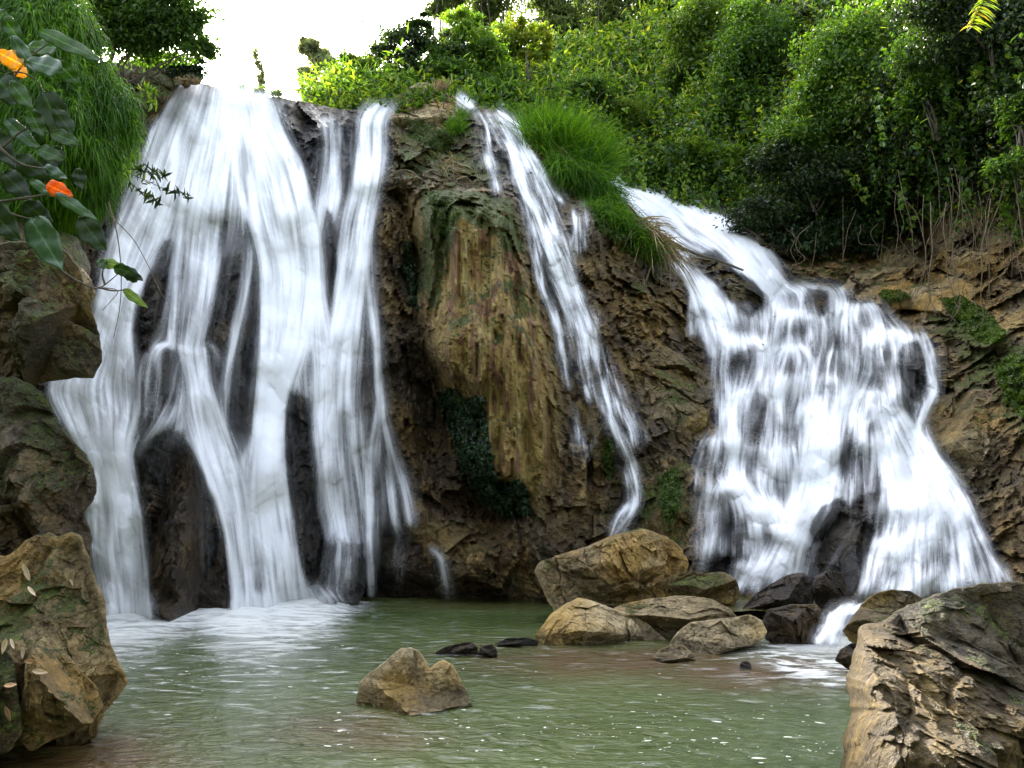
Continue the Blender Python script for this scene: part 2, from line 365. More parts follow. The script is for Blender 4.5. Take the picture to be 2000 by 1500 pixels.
c2, e2 = chips((P0 + warp * .5) * np.array([2.9, 2.6, 1.7]), 31)
c3, e3 = chips((P0 + warp * .3) * np.array([6.5, 6, 4.2]), 41)
c4, e4 = chips((P0 + warp * .2) * 13., 45)
rdg = ridged(P0 * np.array([1.6, 1.6, 2.2]) + warp, 4, 95)
flu = fbm(P0 * np.array([3.0, 1.6, .10]) + warp * .3, 4, 51)
flu2 = fbm(P0 * np.array([7.0, 3, .22]) + warp * .6, 3, 61)
big = fbm(P0 * .35, 3, 71)
fine = fbm(P0 * 7, 3, 81)
blk = (1 - .75 * pil) * (1 - .55 * fz)
disp = .35 * big + blk * (.50 * c1 + .26 * c2 + .085 * c3 + .022 * c4 - .05 * rdg) + (.03 - .018 * pil) * c3 + .010 * c4 + (pil * .42 + fz * .26 + .06) * flu + (pil * .20 + fz * .08) * flu2 + .02 * fine * (1 - .5 * pil)
disp = disp - .05 * pil * ridged(P0 * np.array([1.1, 1, .5]), 3, 91)
# rounded rock steps under the right-hand cascade: (crown x, crown y, half width, height, bulge)
DOMES = [(1560,612,62,62,.5),(1680,600,62,75,.5),(1735,650,58,78,.5),(1450,668,72,85,.5),(1540,682,60,80,.45),(1640,690,42,95,.5),(1785,662,52,120,.55),(1475,768,75,135,.5),(1615,742,40,90,.45),
         (1700,770,60,120,.45),(1400,860,50,110,.4),(1480,880,48,125,.45),(1530,880,55,150,.5),(1655,815,50,170,.5),(1700,870,58,150,.5),(1420,955,65,120,.5),(1510,1000,60,110,.3),(1760,940,80,190,.4),(1830,1000,80,160,.4),(1740,1060,70,110,.4),(1545,740,44,90,.4),(1580,800,45,110,.4),(1440,600,45,75,.4),(1380,560,42,90,.4)]
for (x, y, wd, hh, b) in DOMES:
    u = (CPX - x) / (wd * 1.25); v = (CPY - y) / hh
    prof = np.where(v < 0, np.clip(1 + v * 5, 0, 1), np.clip(1 - v * .85, 0, 1)) * np.clip(1 - u * u, 0, 1) ** .8
    disp = disp - b * .95 * prof * 0 - b * np.sqrt(np.clip(prof, 0, 1)) * .8
topfade = np.clip((CPY - cr[None]) / 40, .25, 1); botfade = np.clip(1 - (CPY - base_line[None] + 12) / 40, .3, 1)
D = D + disp * topfade * botfade * np.clip(D / 14., .8, 1.4)
CP = P(CPX, CPY, D)
wetn = fbm(P0 * np.array([1.6, 1, .25]), 4, 101)
wet = np.clip(np.maximum.reduce([fz * .95, rz * .9, mz * .8, rec * .7]) + .25 * wetn * (fz + mz + rz > .02), 0, 1)
wet = np.maximum(wet, np.clip(.42 + .5 * wetn, 0, .75) * sstep(1700, 1250, CPX) * (1 - .75 * pil))
grey = np.clip(np.maximum(fz * (.9 + .5 * wetn), rz * .75), 0, 1) * (1 - pil)
grey = np.clip(grey + mz * .35, 0, 1)
ochre = np.clip(pil * (.95 + .4 * flu) + .45 * sstep(0, .7, fbm(P0 * .7, 3, 111)) * (1 - fz) * (1 - rz), 0, 1)
TOPM = [(745,215),(880,185),(945,230),(960,350),(860,365),(770,340)]
MOSSY = [(820,370),(1000,390),(1030,500),(900,420),(850,600),(800,560)]
mossA = np.clip(.22 + .25 * sstep(0, .6, fbm(P0 * .45, 3, 131)) + .42 * sstep(-30, 30, sdf(CPX, CPY, TOPM)) + .55 * sstep(-15, 15, sdf(CPX, CPY, MOSSY)) + .28 * pil
    + .5 * sstep(-40, 30, sdf(CPX, CPY, [(1820,560),(1990,680),(2080,850),(2080,1000),(1960,800),(1840,640)])) + .35 * sstep(-20, 20, sdf(CPX, CPY, [(1240,880),(1330,900),(1330,1040),(1240,1040)]))
    + .3 * sstep(-20, 40, sdf(CPX, CPY, [(1150,400),(1310,520),(1300,640),(1180,560)])), 0, 1) * (1 - .9 * fz) * (1 - .9 * rz)
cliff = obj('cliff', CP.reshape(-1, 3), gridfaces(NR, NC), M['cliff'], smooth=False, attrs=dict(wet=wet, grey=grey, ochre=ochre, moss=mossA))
tag(cliff, kind='structure')

# distance buffer of what stands in front, so the water can lie on it
BX = cpx; BY = np.arange(-100., 1341., 4.)
ZB = np.empty((len(BY), NC))
for k in range(NC):
    ZB[:, k] = np.interp(BY, CPY[:, k], D[:, k], left=D[0, k])
ZC = ZB.copy()
ZF = ZB.copy()
def splat(V, B=None):
    B = ZB if B is None else B
    V = V.reshape(-1, 3); x, y = proj(V)
    for ox, oy in ((0, 0), (2, 0), (0, 2), (2, 2)):
        i = np.round((y + 100 + oy - 1) / 4).astype(int); j = np.round((x - PX0 + ox - 1) / 4).astype(int)
        ok = (i >= 0) & (i < B.shape[0]) & (j >= 0) & (j < NC)
        np.minimum.at(B, (i[ok], j[ok]), V[ok, 1])
def zb(px, py, B=None):
    B = ZB if B is None else B
    x = np.clip((np.asarray(px, float) - PX0) / 4, 0, NC - 1.001); y = np.clip((np.asarray(py, float) + 100) / 4, 0, len(BY) - 1.001)
    i = y.astype(int); j = x.astype(int); fy = y - i; fx = x - j
    return B[i, j] * (1 - fy) * (1 - fx) + B[i + 1, j] * fy * (1 - fx) + B[i, j + 1] * (1 - fy) * fx + B[i + 1, j + 1] * fy * fx

# ------------------------------------------------------------------ boulders: traced outline, own distance, bulging faceted front and back
OUTL = {}
def rock(name, label, poly, Y, thick, mat, cat='boulder', group=None, seed=0, lean=0., ctr=None, nf=7, chip=1., rough=1., strata=None, res=1., group2=None, pw=2.4, emb=None, kind=None, ridge=()):
    OUTL[seed] = list(poly); rs = np.random.RandomState(seed + 7)
    poly = np.array(poly, float); n = len(poly)
    NA, NRr = int(220 * res), int(60 * res)
    seg = np.hypot(*(np.roll(poly, -1, 0) - poly).T); cum = np.r_[0, np.cumsum(seg)]
    s = np.linspace(0, cum[-1], NA, endpoint=False)
    bx = np.interp(s, cum, np.r_[poly[:, 0], poly[0, 0]]); by = np.interp(s, cum, np.r_[poly[:, 1], poly[0, 1]])
    k = np.array([.25, .5, .25])
    for _ in range(2):
        bx = np.roll(bx, 1) * .25 + bx * .5 + np.roll(bx, -1) * .25; by = np.roll(by, 1) * .25 + by * .5 + np.roll(by, -1) * .25
    cx, cy = ctr if ctr else (bx.mean(), by.mean())
    size = math.sqrt(np.ptp(bx) * np.ptp(by))
    q = np.stack([bx * .035, by * .035, np.full(NA, seed * 3.7)], -1)
    jit = 1 + np.clip(size, 40, 260) * .0 + .035 * rough * fbm(q * (120. / max(size, 60)) ** .5, 3, seed)
    bx = cx + (bx - cx) * jit; by = cy + (by - cy) * jit
    r = np.linspace(0, 1, NRr) ** .75
    X = cx + r[:, None] * (bx - cx)[None]; Yp = cy + r[:, None] * (by - cy)[None]
    un, vn = (X - bx.mean()) / (np.ptp(bx) / 2), (Yp - by.mean()) / (np.ptp(by) / 2)
    h = np.sqrt(np.clip(1 - r ** pw, 0, 1))[:, None] * np.ones(NA)
    for (rp, rw, rh) in ridge: h = np.clip(h + rh * np.exp(-(segdist(X, Yp, rp) / rw) ** 2) * np.clip((1 - r) * 4, 0, 1)[:, None], .0, 1.6)
    for _ in range(nf):
        a = rs.uniform(0, 2 * math.pi); tl = rs.uniform(.7, 1.8); off = rs.uniform(.55, .98)
        pl = off - tl * (np.cos(a) * un + np.sin(a) * vn) * .8
        h = np.minimum(h, np.maximum(pl, .04 + 0 * pl) + .1 * h)
    hb = np.sqrt(np.clip(1 - r ** 2, 0, 1))[:, None] * np.ones(NA)
    zc = P(cx, cy, Y)[2]
    m = mpp(Y, cy); Vl = []
    sc = 1 / max(size * m, .25)
    for side in (-1, 1):
        hh = h if side < 0 else hb
        Yc = Y + lean * (-(Yp - by.max())) * m
        if emb is not None:
            yb = zb(bx, by, ZC) + emb; yb = np.convolve(np.r_[yb[-6:], yb, yb[:6]], np.ones(13) / 13, 'valid')
            wv_ = 1 / (np.hypot(X[..., None] - bx[None, None, ::6], Yp[..., None] - by[None, None, ::6]) + 8) ** 2
            Yc = (wv_ * yb[::6]).sum(-1) / wv_.sum(-1)
        V = P(X, Yp, Yc + side * thick * hh)
        w3 = .25 / sc * np.stack([vnoise(V * sc * 2, seed + 1), vnoise(V * sc * 2, seed + 2), vnoise(V * sc * 2, seed + 3)], -1)
        A, ea = chips((V + w3) * sc * 3.2, seed + 11); B, eb = chips((V + w3 * .5) * sc * 8, seed + 21)
        d = (.10 * chip * A + .030 * chip * B + .014 * chip * chips((V + w3 * .3) * sc * 19, seed + 61)[0] - .012 * chip * np.exp(-ea * 9)) / sc * .8 + (.06 * rough * fbm(V * sc * 3, 4, seed + 31) + .009 * rough * fbm(V * sc * 18, 3, seed + 41)) / sc
        if strata:
            dv, am, fr = strata; dv = np.array(dv) / np.linalg.norm(dv)
            tt = ((V + w3 * .8) @ dv) * fr + 1.2 * fbm(V * sc * 2.5, 3, seed + 55)
            d = d + am * (.5 - np.abs(np.sin(tt * 3.1)) ** .7) + am * .45 * (.5 - np.abs(np.sin(tt * 8.3 + 1)) ** .7)
        fade = np.clip((1 - r) * 6, .22, 1)[:, None]
        dirv = np.stack([.45 * (X - cx) / size, np.full_like(X, side * .9), -.45 * (Yp - cy) / size], -1)
        V = V + dirv * (d * fade)[..., None] * 1.1
        if side > 0: V[-1] = Vl[0][-1]
        Vl.append(V)
    f = [gridfaces(NRr, NA, True)[:, ::-1], gridfaces(NRr, NA, True, off=NRr * NA)]
    o = obj(name, np.concatenate([v.reshape(-1, 3) for v in Vl]), np.concatenate(f), M[mat] if isinstance(mat, str) else mat, smooth=False)
    tag(o, label, cat, group, kind)
    if seed < 60: splat(Vl[0])
    splat(Vl[0], ZF)
    return o

# dark wet ribs and boulders inside the tall left-hand fall
ribs = 'dark ribs of rock in the tall fall'
rock('rock_rib', 'narrow black leaning rib of wet rock left of centre in the tall waterfall', [(256,645),(262,600),(282,545),(300,490),(318,464),(336,466),(332,510),(316,580),(302,650),(292,690),(272,690)], 13.7, .5, 'wetrock', 'rock rib', ribs, 1, .35, nf=3, chip=.6, emb=0.12)
rock('rock_rib', 'broad dark pointed slab showing between white ribbons at middle of the tall waterfall', [(398,690),(412,620),(432,530),(455,470),(480,425),(502,450),(512,500),(512,600),(508,720),(500,820),(470,900),(440,900),(425,780),(408,730)], 14.0, .55, 'wetrock', 'rock rib', ribs, 2, .22, nf=3, chip=.5, emb=0.12)
rock('rock_rib', 'tall dark rib of rock with rusty brown foot right of the tall waterfall', [(556,800),(566,765),(585,770),(603,810),(612,880),(618,960),(624,1020),(633,1075),(622,1110),(608,1135),(592,1132),(578,1080),(566,1000),(556,900)], 13.3, .55, 'wetrock', 'rock rib', ribs, 3, .12, nf=3, chip=.7, emb=0.12)
rock('rock_rib', 'small grey rock rib dividing the thin second fall near its top', [(618,520),(624,450),(637,405),(652,415),(660,460),(661,520),(655,580),(640,640),(624,600)], 15.2, .45, 'wetrock', 'rock rib', ribs, 4, .25, nf=3, chip=.5, emb=0.12)
rock('boulder', 'grey rock knob under the umbrella of spray in the tall waterfall', [(262,800),(285,740),(308,695),(332,682),(354,690),(376,730),(398,790),(420,860),(440,950),(430,1010),(340,1010),(268,900)], 13.25, .7, 'wetrock', 'boulder', None, 5, .12, nf=5, chip=.9, emb=0.1)
rock('boulder', 'huge dark brown boulder standing at the foot of the tall waterfall', [(262,900),(276,868),(300,846),(330,836),(356,842),(376,872),(396,915),(428,985),(444,1050),(450,1120),(456,1212),(440,1260),(320,1265),(292,1210),(284,1120),(272,1010)], 12.5, 1.15, 'wetbrown', 'boulder', None, 6, .09, nf=6, chip=1.2)
rock('boulder', 'rounded wet boulder at the foot of the second thin fall', [(634,1120),(640,1075),(660,1053),(690,1058),(708,1090),(716,1130),(710,1160),(690,1200),(640,1195)], 13.9, .5, 'wetrock', 'boulder', None, 7, .1, nf=4, chip=.8)
rock('boulder', 'angular greenish boulder at the water right of the second fall', [(740,1060),(770,1040),(800,1035),(832,1060),(856,1090),(866,1130),(862,1175),(850,1200),(790,1195),(750,1160),(742,1110)], 14.1, .6, 'wetbrown', 'boulder', None, 8, .15, nf=6, emb=0.1)
rock('stone', 'little dark stone in the white froth below the tall waterfall', [(636,1172),(642,1158),(652,1156),(660,1172),(656,1186),(640,1186)], 13.6, .12, 'wetrock', 'stone', None, 9, 0, res=.4)
rock('stone', 'small brown stone between white ribbons at the pool edge', [(500,1160),(504,1140),(516,1136),(526,1145),(528,1165),(524,1200),(502,1200)], 13.1, .2, 'wetbrown', 'stone', None, 10, 0, res=.4)
# crest and wall
rock('rock_outcrop', 'bare pale rounded outcrop on the crest below the dark trees', [(745,215),(765,192),(790,178),(812,163),(836,161),(858,172),(885,186),(908,205),(925,230),(905,262),(850,270),(790,255),(752,240)], 20.3, 1.0, 'tan', 'rock outcrop', None, 11, .3, nf=6, emb=0.2)
rock('rock_outcrop', 'mossy hummock of rock above the brown stone pillar', [(735,250),(770,228),(820,222),(860,240),(895,265),(930,300),(930,330),(880,345),(820,320),(765,290)], 18.9, .7, 'mossrock', 'rock outcrop', None, 12, .4, nf=5, emb=0.25)
led = 'stones lying on the ledge above the pillar'
for k, (x, y, w_, h_, lb) in enumerate([(790,350,34,20,'low mossy stone at the left end of the ledge above the pillar'),(848,348,28,18,'rounded stone in the middle of the ledge above the pillar'),(895,362,36,20,'largest flat stone on the ledge above the pillar'),(935,372,30,22,'mossy stone at the right end of the ledge above the pillar'),(755,355,22,18,'small angular stone beside the second fall on the ledge')]):
    rock('stone', lb, [(x-w_,y+h_*.4),(x-w_*.8,y-h_*.5),(x-w_*.2,y-h_),(x+w_*.5,y-h_*.8),(x+w_,y),(x+w_*.8,y+h_*.7),(x,y+h_)], 17.0, .35, 'mossrock', 'stone', led, 20 + k, 0, res=.45)
rock('boulder', 'square mossy block wedged beside the thin middle cascade', [(1112,795),(1135,778),(1160,775),(1180,795),(1182,825),(1196,865),(1198,950),(1180,985),(1160,930),(1148,860),(1125,830)], 14.6, .5, 'olive', 'boulder', None, 30, .1, nf=6, emb=0.15)
rock('boulder', 'chunky brown rock between middle and right cascades', [(1225,690),(1260,662),(1310,680),(1350,710),(1400,735),(1420,760),(1390,800),(1380,860),(1330,900),(1290,850),(1250,800)], 15.2, .8, 'olive', 'boulder', None, 31, .15, nf=8, chip=1.3, emb=.05)
rock('boulder', 'jutting mossy rock low between middle and right cascades', [(1240,900),(1290,880),(1340,905),(1395,930),(1390,990),(1380,1050),(1330,1080),(1270,1060),(1240,1000)], 14.0, .8, 'mossrock', 'boulder', None, 32, .12, nf=8, chip=1.3, emb=.05)
rock('boulder', 'long brown rock island splitting the top of the right cascade', [(1330,505),(1352,498),(1400,510),(1440,525),(1475,545),(1497,570),(1490,600),(1465,625),(1440,610),(1410,570),(1370,540)], 18.6, .5, 'olive', 'boulder', None, 33, .3, nf=5, emb=0.15)
rock('boulder', 'small brown rock standing on the lip of the right cascade', [(1565,590),(1575,562),(1600,556),(1620,565),(1628,615),(1600,622),(1575,615)], 18.2, .35, 'wetbrown', 'boulder', None, 34, .1, nf=4, res=.6, emb=0.1)
rock('boulder', 'black rock left bare under the upper right of the wide cascade', [(1752,690),(1760,668),(1780,660),(1800,672),(1812,700),(1815,740),(1800,790),(1775,780),(1756,740)], 15.3, .45, 'wetrock', 'boulder', None, 35, .1, nf=5, res=.7, emb=0.12)
rock('boulder', 'small dark wet boulder in the foot of the right cascade', [(1573,1035),(1580,1010),(1600,985),(1635,970),(1655,980),(1655,1010),(1635,1040),(1610,1062),(1585,1072)], 12.9, .45, 'wetrock', 'boulder', None, 36, .1, nf=5, chip=1.2, emb=0.1)
rock('boulder', 'large black wet boulder splitting the foot of the right cascade', [(1592,1085),(1612,1045),(1640,1005),(1665,975),(1695,958),(1725,955),(1720,1000),(1712,1045),(1695,1090),(1680,1140),(1660,1180),(1625,1160),(1595,1120)], 12.5, .65, 'wetrock', 'boulder', None, 37, .12, nf=6, chip=1.2, emb=0.1)
rock('boulder', 'rounded brown boulder bulging at right edge of the wide cascade', [(1792,850),(1796,815),(1815,788),(1850,770),(1900,762),(1950,790),(1965,850),(1950,930),(1890,965),(1835,920),(1805,885)], 13.3, .8, 'olive', 'boulder', None, 38, .1, nf=6, emb=.05)
rock('rock_outcrop', 'low tan shelf of rock above right side of the wide cascade', [(1640,565),(1665,535),(1720,520),(1800,525),(1880,545),(1945,590),(1950,620),(1880,625),(1780,605),(1700,600)], 18.0, .9, 'tan', 'rock outcrop', None, 39, .3, nf=5, emb=.05)
rb = 'pale broken rocks under the vines'
rock('rock_outcrop', 'pale cracked rock face behind the hanging vines on the right', [(1760,420),(1780,370),(1830,345),(1900,340),(1990,350),(2080,370),(2080,510),(1960,525),(1850,500),(1800,470)], 18.6, .9, 'tan', 'rock outcrop', None, 40, .15, nf=9, chip=1.4, emb=.05)
rock('boulder', 'orange brown block below the pale cracked face on the right', [(1820,520),(1835,490),(1890,480),(1950,490),(1970,520),(1930,535),(1860,538)], 17.5, .5, 'tan', 'boulder', rb, 41, .1, res=.6, emb=.05)
rock('boulder', 'mossy dark rock in the shade left of the hanging vines', [(1695,520),(1700,480),(1730,455),(1780,455),(1810,480),(1815,530),(1760,545),(1710,545)], 19.0, .6, 'olive', 'boulder', rb, 42, .15, res=.6, emb=.05)
rock('boulder', 'shaded mossy rock on the right bank above the lip of the cascade', [(1530,545),(1545,515),(1600,505),(1660,515),(1670,545),(1620,565),(1560,570)], 19.8, .5, 'mossrock', 'boulder', None, 43, .15, res=.6, emb=.05)
st = 'stones at the head of the upper right stream'
for k, (x, y, w_, h_, lb) in enumerate([(1205,302,30,14,'flat reddish stone at the head of the upper right stream'),(1228,318,18,16,'small upright stone beside the head of the upper right stream'),(1250,312,24,20,'large blocky stone at the head of the upper right stream')]):
    rock('stone', lb, [(x-w_,y+h_*.4),(x-w_*.8,y-h_*.5),(x-w_*.2,y-h_),(x+w_*.6,y-h_*.8),(x+w_,y),(x+w_*.8,y+h_*.8),(x,y+h_)], 25.0, .4, 'tan', 'stone', st, 50 + k, 0, res=.45)

# boulders along the pool
rock('boulder', 'biggest tan brown boulder in the middle overhanging the pool edge', [(1042,1120),(1055,1095),(1095,1082),(1135,1070),(1180,1052),(1225,1036),(1250,1032),(1275,1040),(1305,1050),(1335,1068),(1346,1095),(1342,1120),(1318,1140),(1322,1165),(1290,1182),(1235,1184),(1180,1182),(1120,1186),(1082,1196),(1066,1170)], 11.9, .95, 'tan', seed=60, lean=.25, nf=9, chip=1.1, res=1.3)
rock('boulder', 'pale flat boulder sloping into the pool in front of the biggest boulder', [(1044,1240),(1060,1218),(1082,1195),(1108,1176),(1128,1166),(1152,1172),(1190,1186),(1235,1200),(1270,1222),(1305,1250),(1308,1275),(1200,1285),(1100,1278),(1050,1262)], 10.4, .6, 'pale', seed=61, lean=.45, nf=5, chip=.8, res=1.2)
rock('boulder', 'long cracked tan boulder lying behind the pale flat one', [(1190,1190),(1225,1178),(1262,1170),(1310,1164),(1355,1163),(1395,1172),(1425,1186),(1440,1205),(1420,1232),(1370,1245),(1310,1262),(1270,1240),(1230,1210)], 10.7, .6, 'tan', seed=62, lean=.4, nf=5, chip=.8)
rock('boulder', 'yellowish tan boulder at right end of the pool boulders', [(1308,1258),(1325,1232),(1348,1215),(1385,1210),(1430,1205),(1465,1200),(1490,1212),(1496,1235),(1480,1258),(1420,1275),(1385,1292),(1340,1296),(1312,1280)], 9.6, .45, 'pale', seed=63, lean=.4, nf=6, chip=.9)
rock('boulder', 'low pale wet stone at the waterline before the yellowish boulder', [(1272,1284),(1288,1268),(1310,1260),(1335,1262),(1352,1274),(1364,1290),(1350,1310),(1310,1315),(1282,1302)], 9.1, .25, 'pale', 'stone', seed=64, lean=.3, nf=4, res=.7)
rock('boulder', 'dark mossy boulder tucked right of the biggest boulder', [(1304,1148),(1312,1124),(1345,1115),(1385,1120),(1410,1116),(1440,1130),(1448,1160),(1432,1182),(1395,1182),(1350,1165),(1318,1160)], 11.6, .5, 'olive', seed=65, lean=.2, nf=6)
rock('boulder', 'wet brown boulder under the foot of the right cascade', [(1450,1185),(1475,1160),(1505,1140),(1540,1122),(1568,1118),(1585,1132),(1590,1165),(1585,1195),(1560,1215),(1500,1210),(1465,1205)], 11.2, .5, 'wetbrown', seed=66, lean=.2, nf=8, chip=1.2)
rock('boulder', 'wet brown block left of the small spill into the pool', [(1488,1215),(1500,1190),(1545,1180),(1595,1180),(1610,1195),(1612,1225),(1596,1256),(1565,1270),(1520,1262),(1495,1248)], 10.0, .5, 'wetbrown', seed=67, lean=.15, nf=7, chip=1.2)
rock('boulder', 'rounded brown boulder just above the small spill into the pool', [(1582,1150),(1592,1125),(1618,1114),(1645,1118),(1654,1142),(1652,1172),(1630,1185),(1595,1182)], 11.2, .4, 'wetbrown', seed=68, lean=.15, nf=6)
rock('boulder', 'brown boulder right of the small spill behind the largest boulder', [(1642,1232),(1660,1212),(1682,1180),(1705,1160),(1740,1151),(1780,1155),(1820,1180),(1820,1240),(1740,1290),(1690,1265),(1660,1252)], 8.6, .6, 'olive', seed=69, lean=.2, nf=6)
rock('stone', 'dark wet stone at the waterline beside the largest boulder', [(1630,1290),(1640,1268),(1665,1255),(1690,1262),(1695,1300),(1660,1310)], 7.6, .2, 'wetbrown', 'stone', seed=70, res=.6)
rock('boulder', 'largest rough brown boulder filling the lower right corner', [(1640,1600),(1646,1500),(1652,1440),(1664,1390),(1654,1345),(1650,1318),(1664,1290),(1674,1262),(1680,1232),(1700,1220),(1728,1212),(1760,1192),(1800,1172),(1845,1160),(1885,1150),(1935,1140),(1990,1136),(2060,1140),(2150,1180),(2200,1350),(2200,1650)], 4.6, 1.0, 'darkolive', seed=71, lean=.5, ctr=(1900,1400), nf=3, chip=1.3, rough=1.2, res=2.6, strata=((.35, -.2, .9), .016, 4.), pw=3.)
rock('boulder', 'twin peaked tan boulder standing alone in the pool', [(690,1400),(696,1356),(704,1332),(720,1316),(744,1298),(764,1282),(784,1267),(802,1263),(818,1270),(830,1288),(840,1306),(854,1293),(868,1288),(884,1300),(896,1318),(908,1342),(920,1370),(932,1400),(938,1450),(900,1490),(820,1500),(740,1480),(700,1440)], 6.95, .50, 'pale', seed=72, lean=.12, nf=4, chip=.6, rough=.7, res=1.6, pw=1.8, ctr=(815,1370), ridge=[([(840,1300),(836,1345),(842,1430)], 13, -.4), ([(866,1292),(872,1340),(885,1420)], 22, .2), ([(800,1268),(770,1300),(715,1335)], 16, .2), ([(780,1330),(760,1385)], 30, -.3)])
ps = 'small dark stones breaking the pool surface'
rock('stone', 'low brown and black stone breaking the pool surface behind the twin peaked boulder', [(848,1276),(868,1264),(900,1256),(920,1253),(932,1262),(936,1282),(900,1288),(860,1288)], 9.3, .12, 'wetbrown', 'stone', ps, 73, res=.6)
rock('stone', 'smaller dark stone right of the low one in the pool', [(932,1284),(938,1264),(952,1260),(962,1258),(970,1268),(972,1284),(950,1290)], 9.2, .1, 'wetbrown', 'stone', ps, 74, res=.5)
rock('stone', 'thin dark stone awash left of the pale flat boulder', [(965,1258),(990,1247),(1030,1245),(1052,1252),(1050,1264),(1000,1266)], 10.0, .12, 'wetrock', 'stone', ps, 75, res=.5)
rock('stone', 'tiny reddish stone in the shallow riffle by the small spill', [(1444,1305),(1447,1293),(1458,1290),(1467,1297),(1468,1309),(1455,1312)], 8.6, .06, 'wetbrown', 'stone', ps, 76, res=.4)
# left bank
rock('rock_outcrop', 'dark wall of rock behind the big leaves at upper left', [(-120,420),(60,430),(150,470),(175,520),(160,600),(120,680),(60,760),(80,830),(60,1000),(-120,1050)], 8.2, .8, 'mossrock', 'rock outcrop', None, 80, 0, ctr=(10,700), nf=5, res=1.3)
rock('rock_outcrop', 'overhanging mossy block jutting from the left bank', [(-60,480),(70,470),(135,492),(158,530),(172,570),(184,620),(196,668),(199,700),(186,740),(150,738),(105,742),(60,755),(-60,770)], 6.9, .7, 'mossrock', 'rock outcrop', None, 81, -.1, ctr=(80,640), nf=6, chip=1.3, res=1.4)
rock('stone', 'small tan knob of rock sticking out behind the overhanging block', [(140,560),(146,530),(160,522),(178,545),(188,575),(176,605),(160,600)], 7.6, .25, 'tan', 'stone', None, 82, 0, res=.6)
rock('rock_outcrop', 'wet mossy wall of the left bank beneath the overhanging block', [(-100,730),(60,745),(86,775),(112,820),(138,862),(168,888),(184,920),(188,960),(176,985),(164,1000),(172,1025),(180,1055),(176,1110),(120,1160),(-100,1200)], 6.7, .7, 'wetmoss', 'rock outcrop', None, 83, -.02, ctr=(50,960), nf=6, chip=1.5, res=1.5)
rock('rock_outcrop', 'ridged golden tan rock with moss at lower left', [(-140,1075),(20,1085),(50,1060),(75,1045),(95,1034),(118,1040),(140,1034),(160,1045),(172,1085),(184,1125),(203,1165),(208,1220),(218,1262),(236,1305),(247,1335),(232,1358),(215,1380),(200,1395),(188,1440),(100,1480),(-140,1500)], 5.9, .75, 'leftrock', 'rock outcrop', None, 84, .12, ctr=(70,1270), nf=6, chip=.9, res=2., strata=((.9, .1, -.35), .035, 3.5), pw=3.)
rock('boulder', 'smooth grey brown boulder leaning on the golden rock at lower left', [(30,1440),(40,1380),(48,1310),(60,1260),(88,1240),(120,1262),(150,1300),(190,1345),(200,1378),(180,1412),(140,1430),(100,1445),(60,1470)], 5.35, .4, 'leftrock', 'boulder', None, 85, .25, nf=5, chip=.6, res=1.3)
rock('rock_outcrop', 'shaded rock at the far left edge by the waterline', [(-120,1260),(0,1250),(28,1290),(38,1370),(45,1430),(20,1470),(-120,1500)], 5.2, .4, 'mossrock', 'rock outcrop', None, 86, .1, nf=5, res=.9)

# ------------------------------------------------------------------ ground and pool
gx = np.r_[-400, -200, -100, -50, -30, -20, np.linspace(-14, 14, 141), 20, 30, 50, 100, 200, 400]
gy = np.r_[-400, -200, -100, -50, -25, -14, np.linspace(-8, 17, 126), 25, 40, 70, 120, 250, 500]
GX, GY = np.meshgrid(gx, gy)
gz = -.75 + .10 * fbm(np.stack([GX * .5, GY * .5, 0 * GX], -1), 3, 5)
gpx, gpy = proj(np.stack([GX, np.clip(GY, 3, 40), 0 * GX], -1))
gz = gz + 1.0 * sstep(9.2, 11.5, GY) * sstep(2.2, 4.2, GX) + 1.1 * sstep(3, 1, np.minimum(np.abs(GY + 8), 9)) * 0
gz = gz + .75 * sstep(-3.0, -9, GY) + .9 * sstep(7, 11, np.abs(GX))
gz = gz + .66 * np.exp(-(((GX - 3.3) / 1.0) ** 2 + ((GY - 8.6) / .8) ** 2))
tag(obj('ground', np.stack([GX, GY, gz], -1), gridfaces(*GX.shape)[:, ::-1], M['bed']), kind='structure')
# unseen gorge sides past the camera, added to block low sky light
bx_, by_ = np.meshgrid(np.r_[-60, -30, np.linspace(-20, 20, 81), 30, 60], np.r_[-60, -30, np.linspace(-20, 10, 61)])
bz_ = -2. + 12 * sstep(7.5, 15, np.abs(bx_)) + 9 * sstep(-9, -19, by_) + (1.2 * fbm(np.stack([bx_ * .3, by_ * .3, 0 * bx_], -1), 4, 77)) * sstep(7, 10, np.maximum(np.abs(bx_), -by_ - 2))
tag(obj('hillside', np.stack([bx_, by_, bz_], -1), gridfaces(*bx_.shape)[:, ::-1], M['soil']), kind='structure')
px_ = np.linspace(-13, 13, 420); py_ = np.r_[np.linspace(-9, 2.5, 40), 2.5 + np.cumsum(np.linspace(.018, .05, 400))]
py_ = py_[py_ < 15.5]
WXg, WYg = np.meshgrid(px_, py_)
q = np.stack([WXg * .9, WYg * 1.3, 0 * WXg], -1)
wz = .016 * vnoise(q * 1.3, 7) + .010 * vnoise(q * 3.1 + 2 * vnoise(q * .7, 6)[..., None], 8) + .0045 * vnoise(q * 7.7, 9)
wpx, wpy = proj(np.stack([WXg, np.clip(WYg, 2.6, 40), 0 * WXg], -1))
def ell(px, py, cx, cy, rx, ry): return np.exp(-(((px - cx) / rx) ** 2 + ((py - cy) / ry) ** 2))
sh = np.clip(ell(wpx, wpy, 1180, 1290, 260, 38) + 1.1 * ell(wpx, wpy, 1500, 1315, 170, 40) + ell(wpx, wpy, 120, 1470, 260, 60) + .8 * ell(wpx, wpy, 700, 1430, 150, 45) + .5 * ell(wpx, wpy, 930, 1180, 250, 12), 0, 1)
sh = np.clip(sh * (1 + .6 * fbm(q * 1.5, 3, 14)), 0, 1)
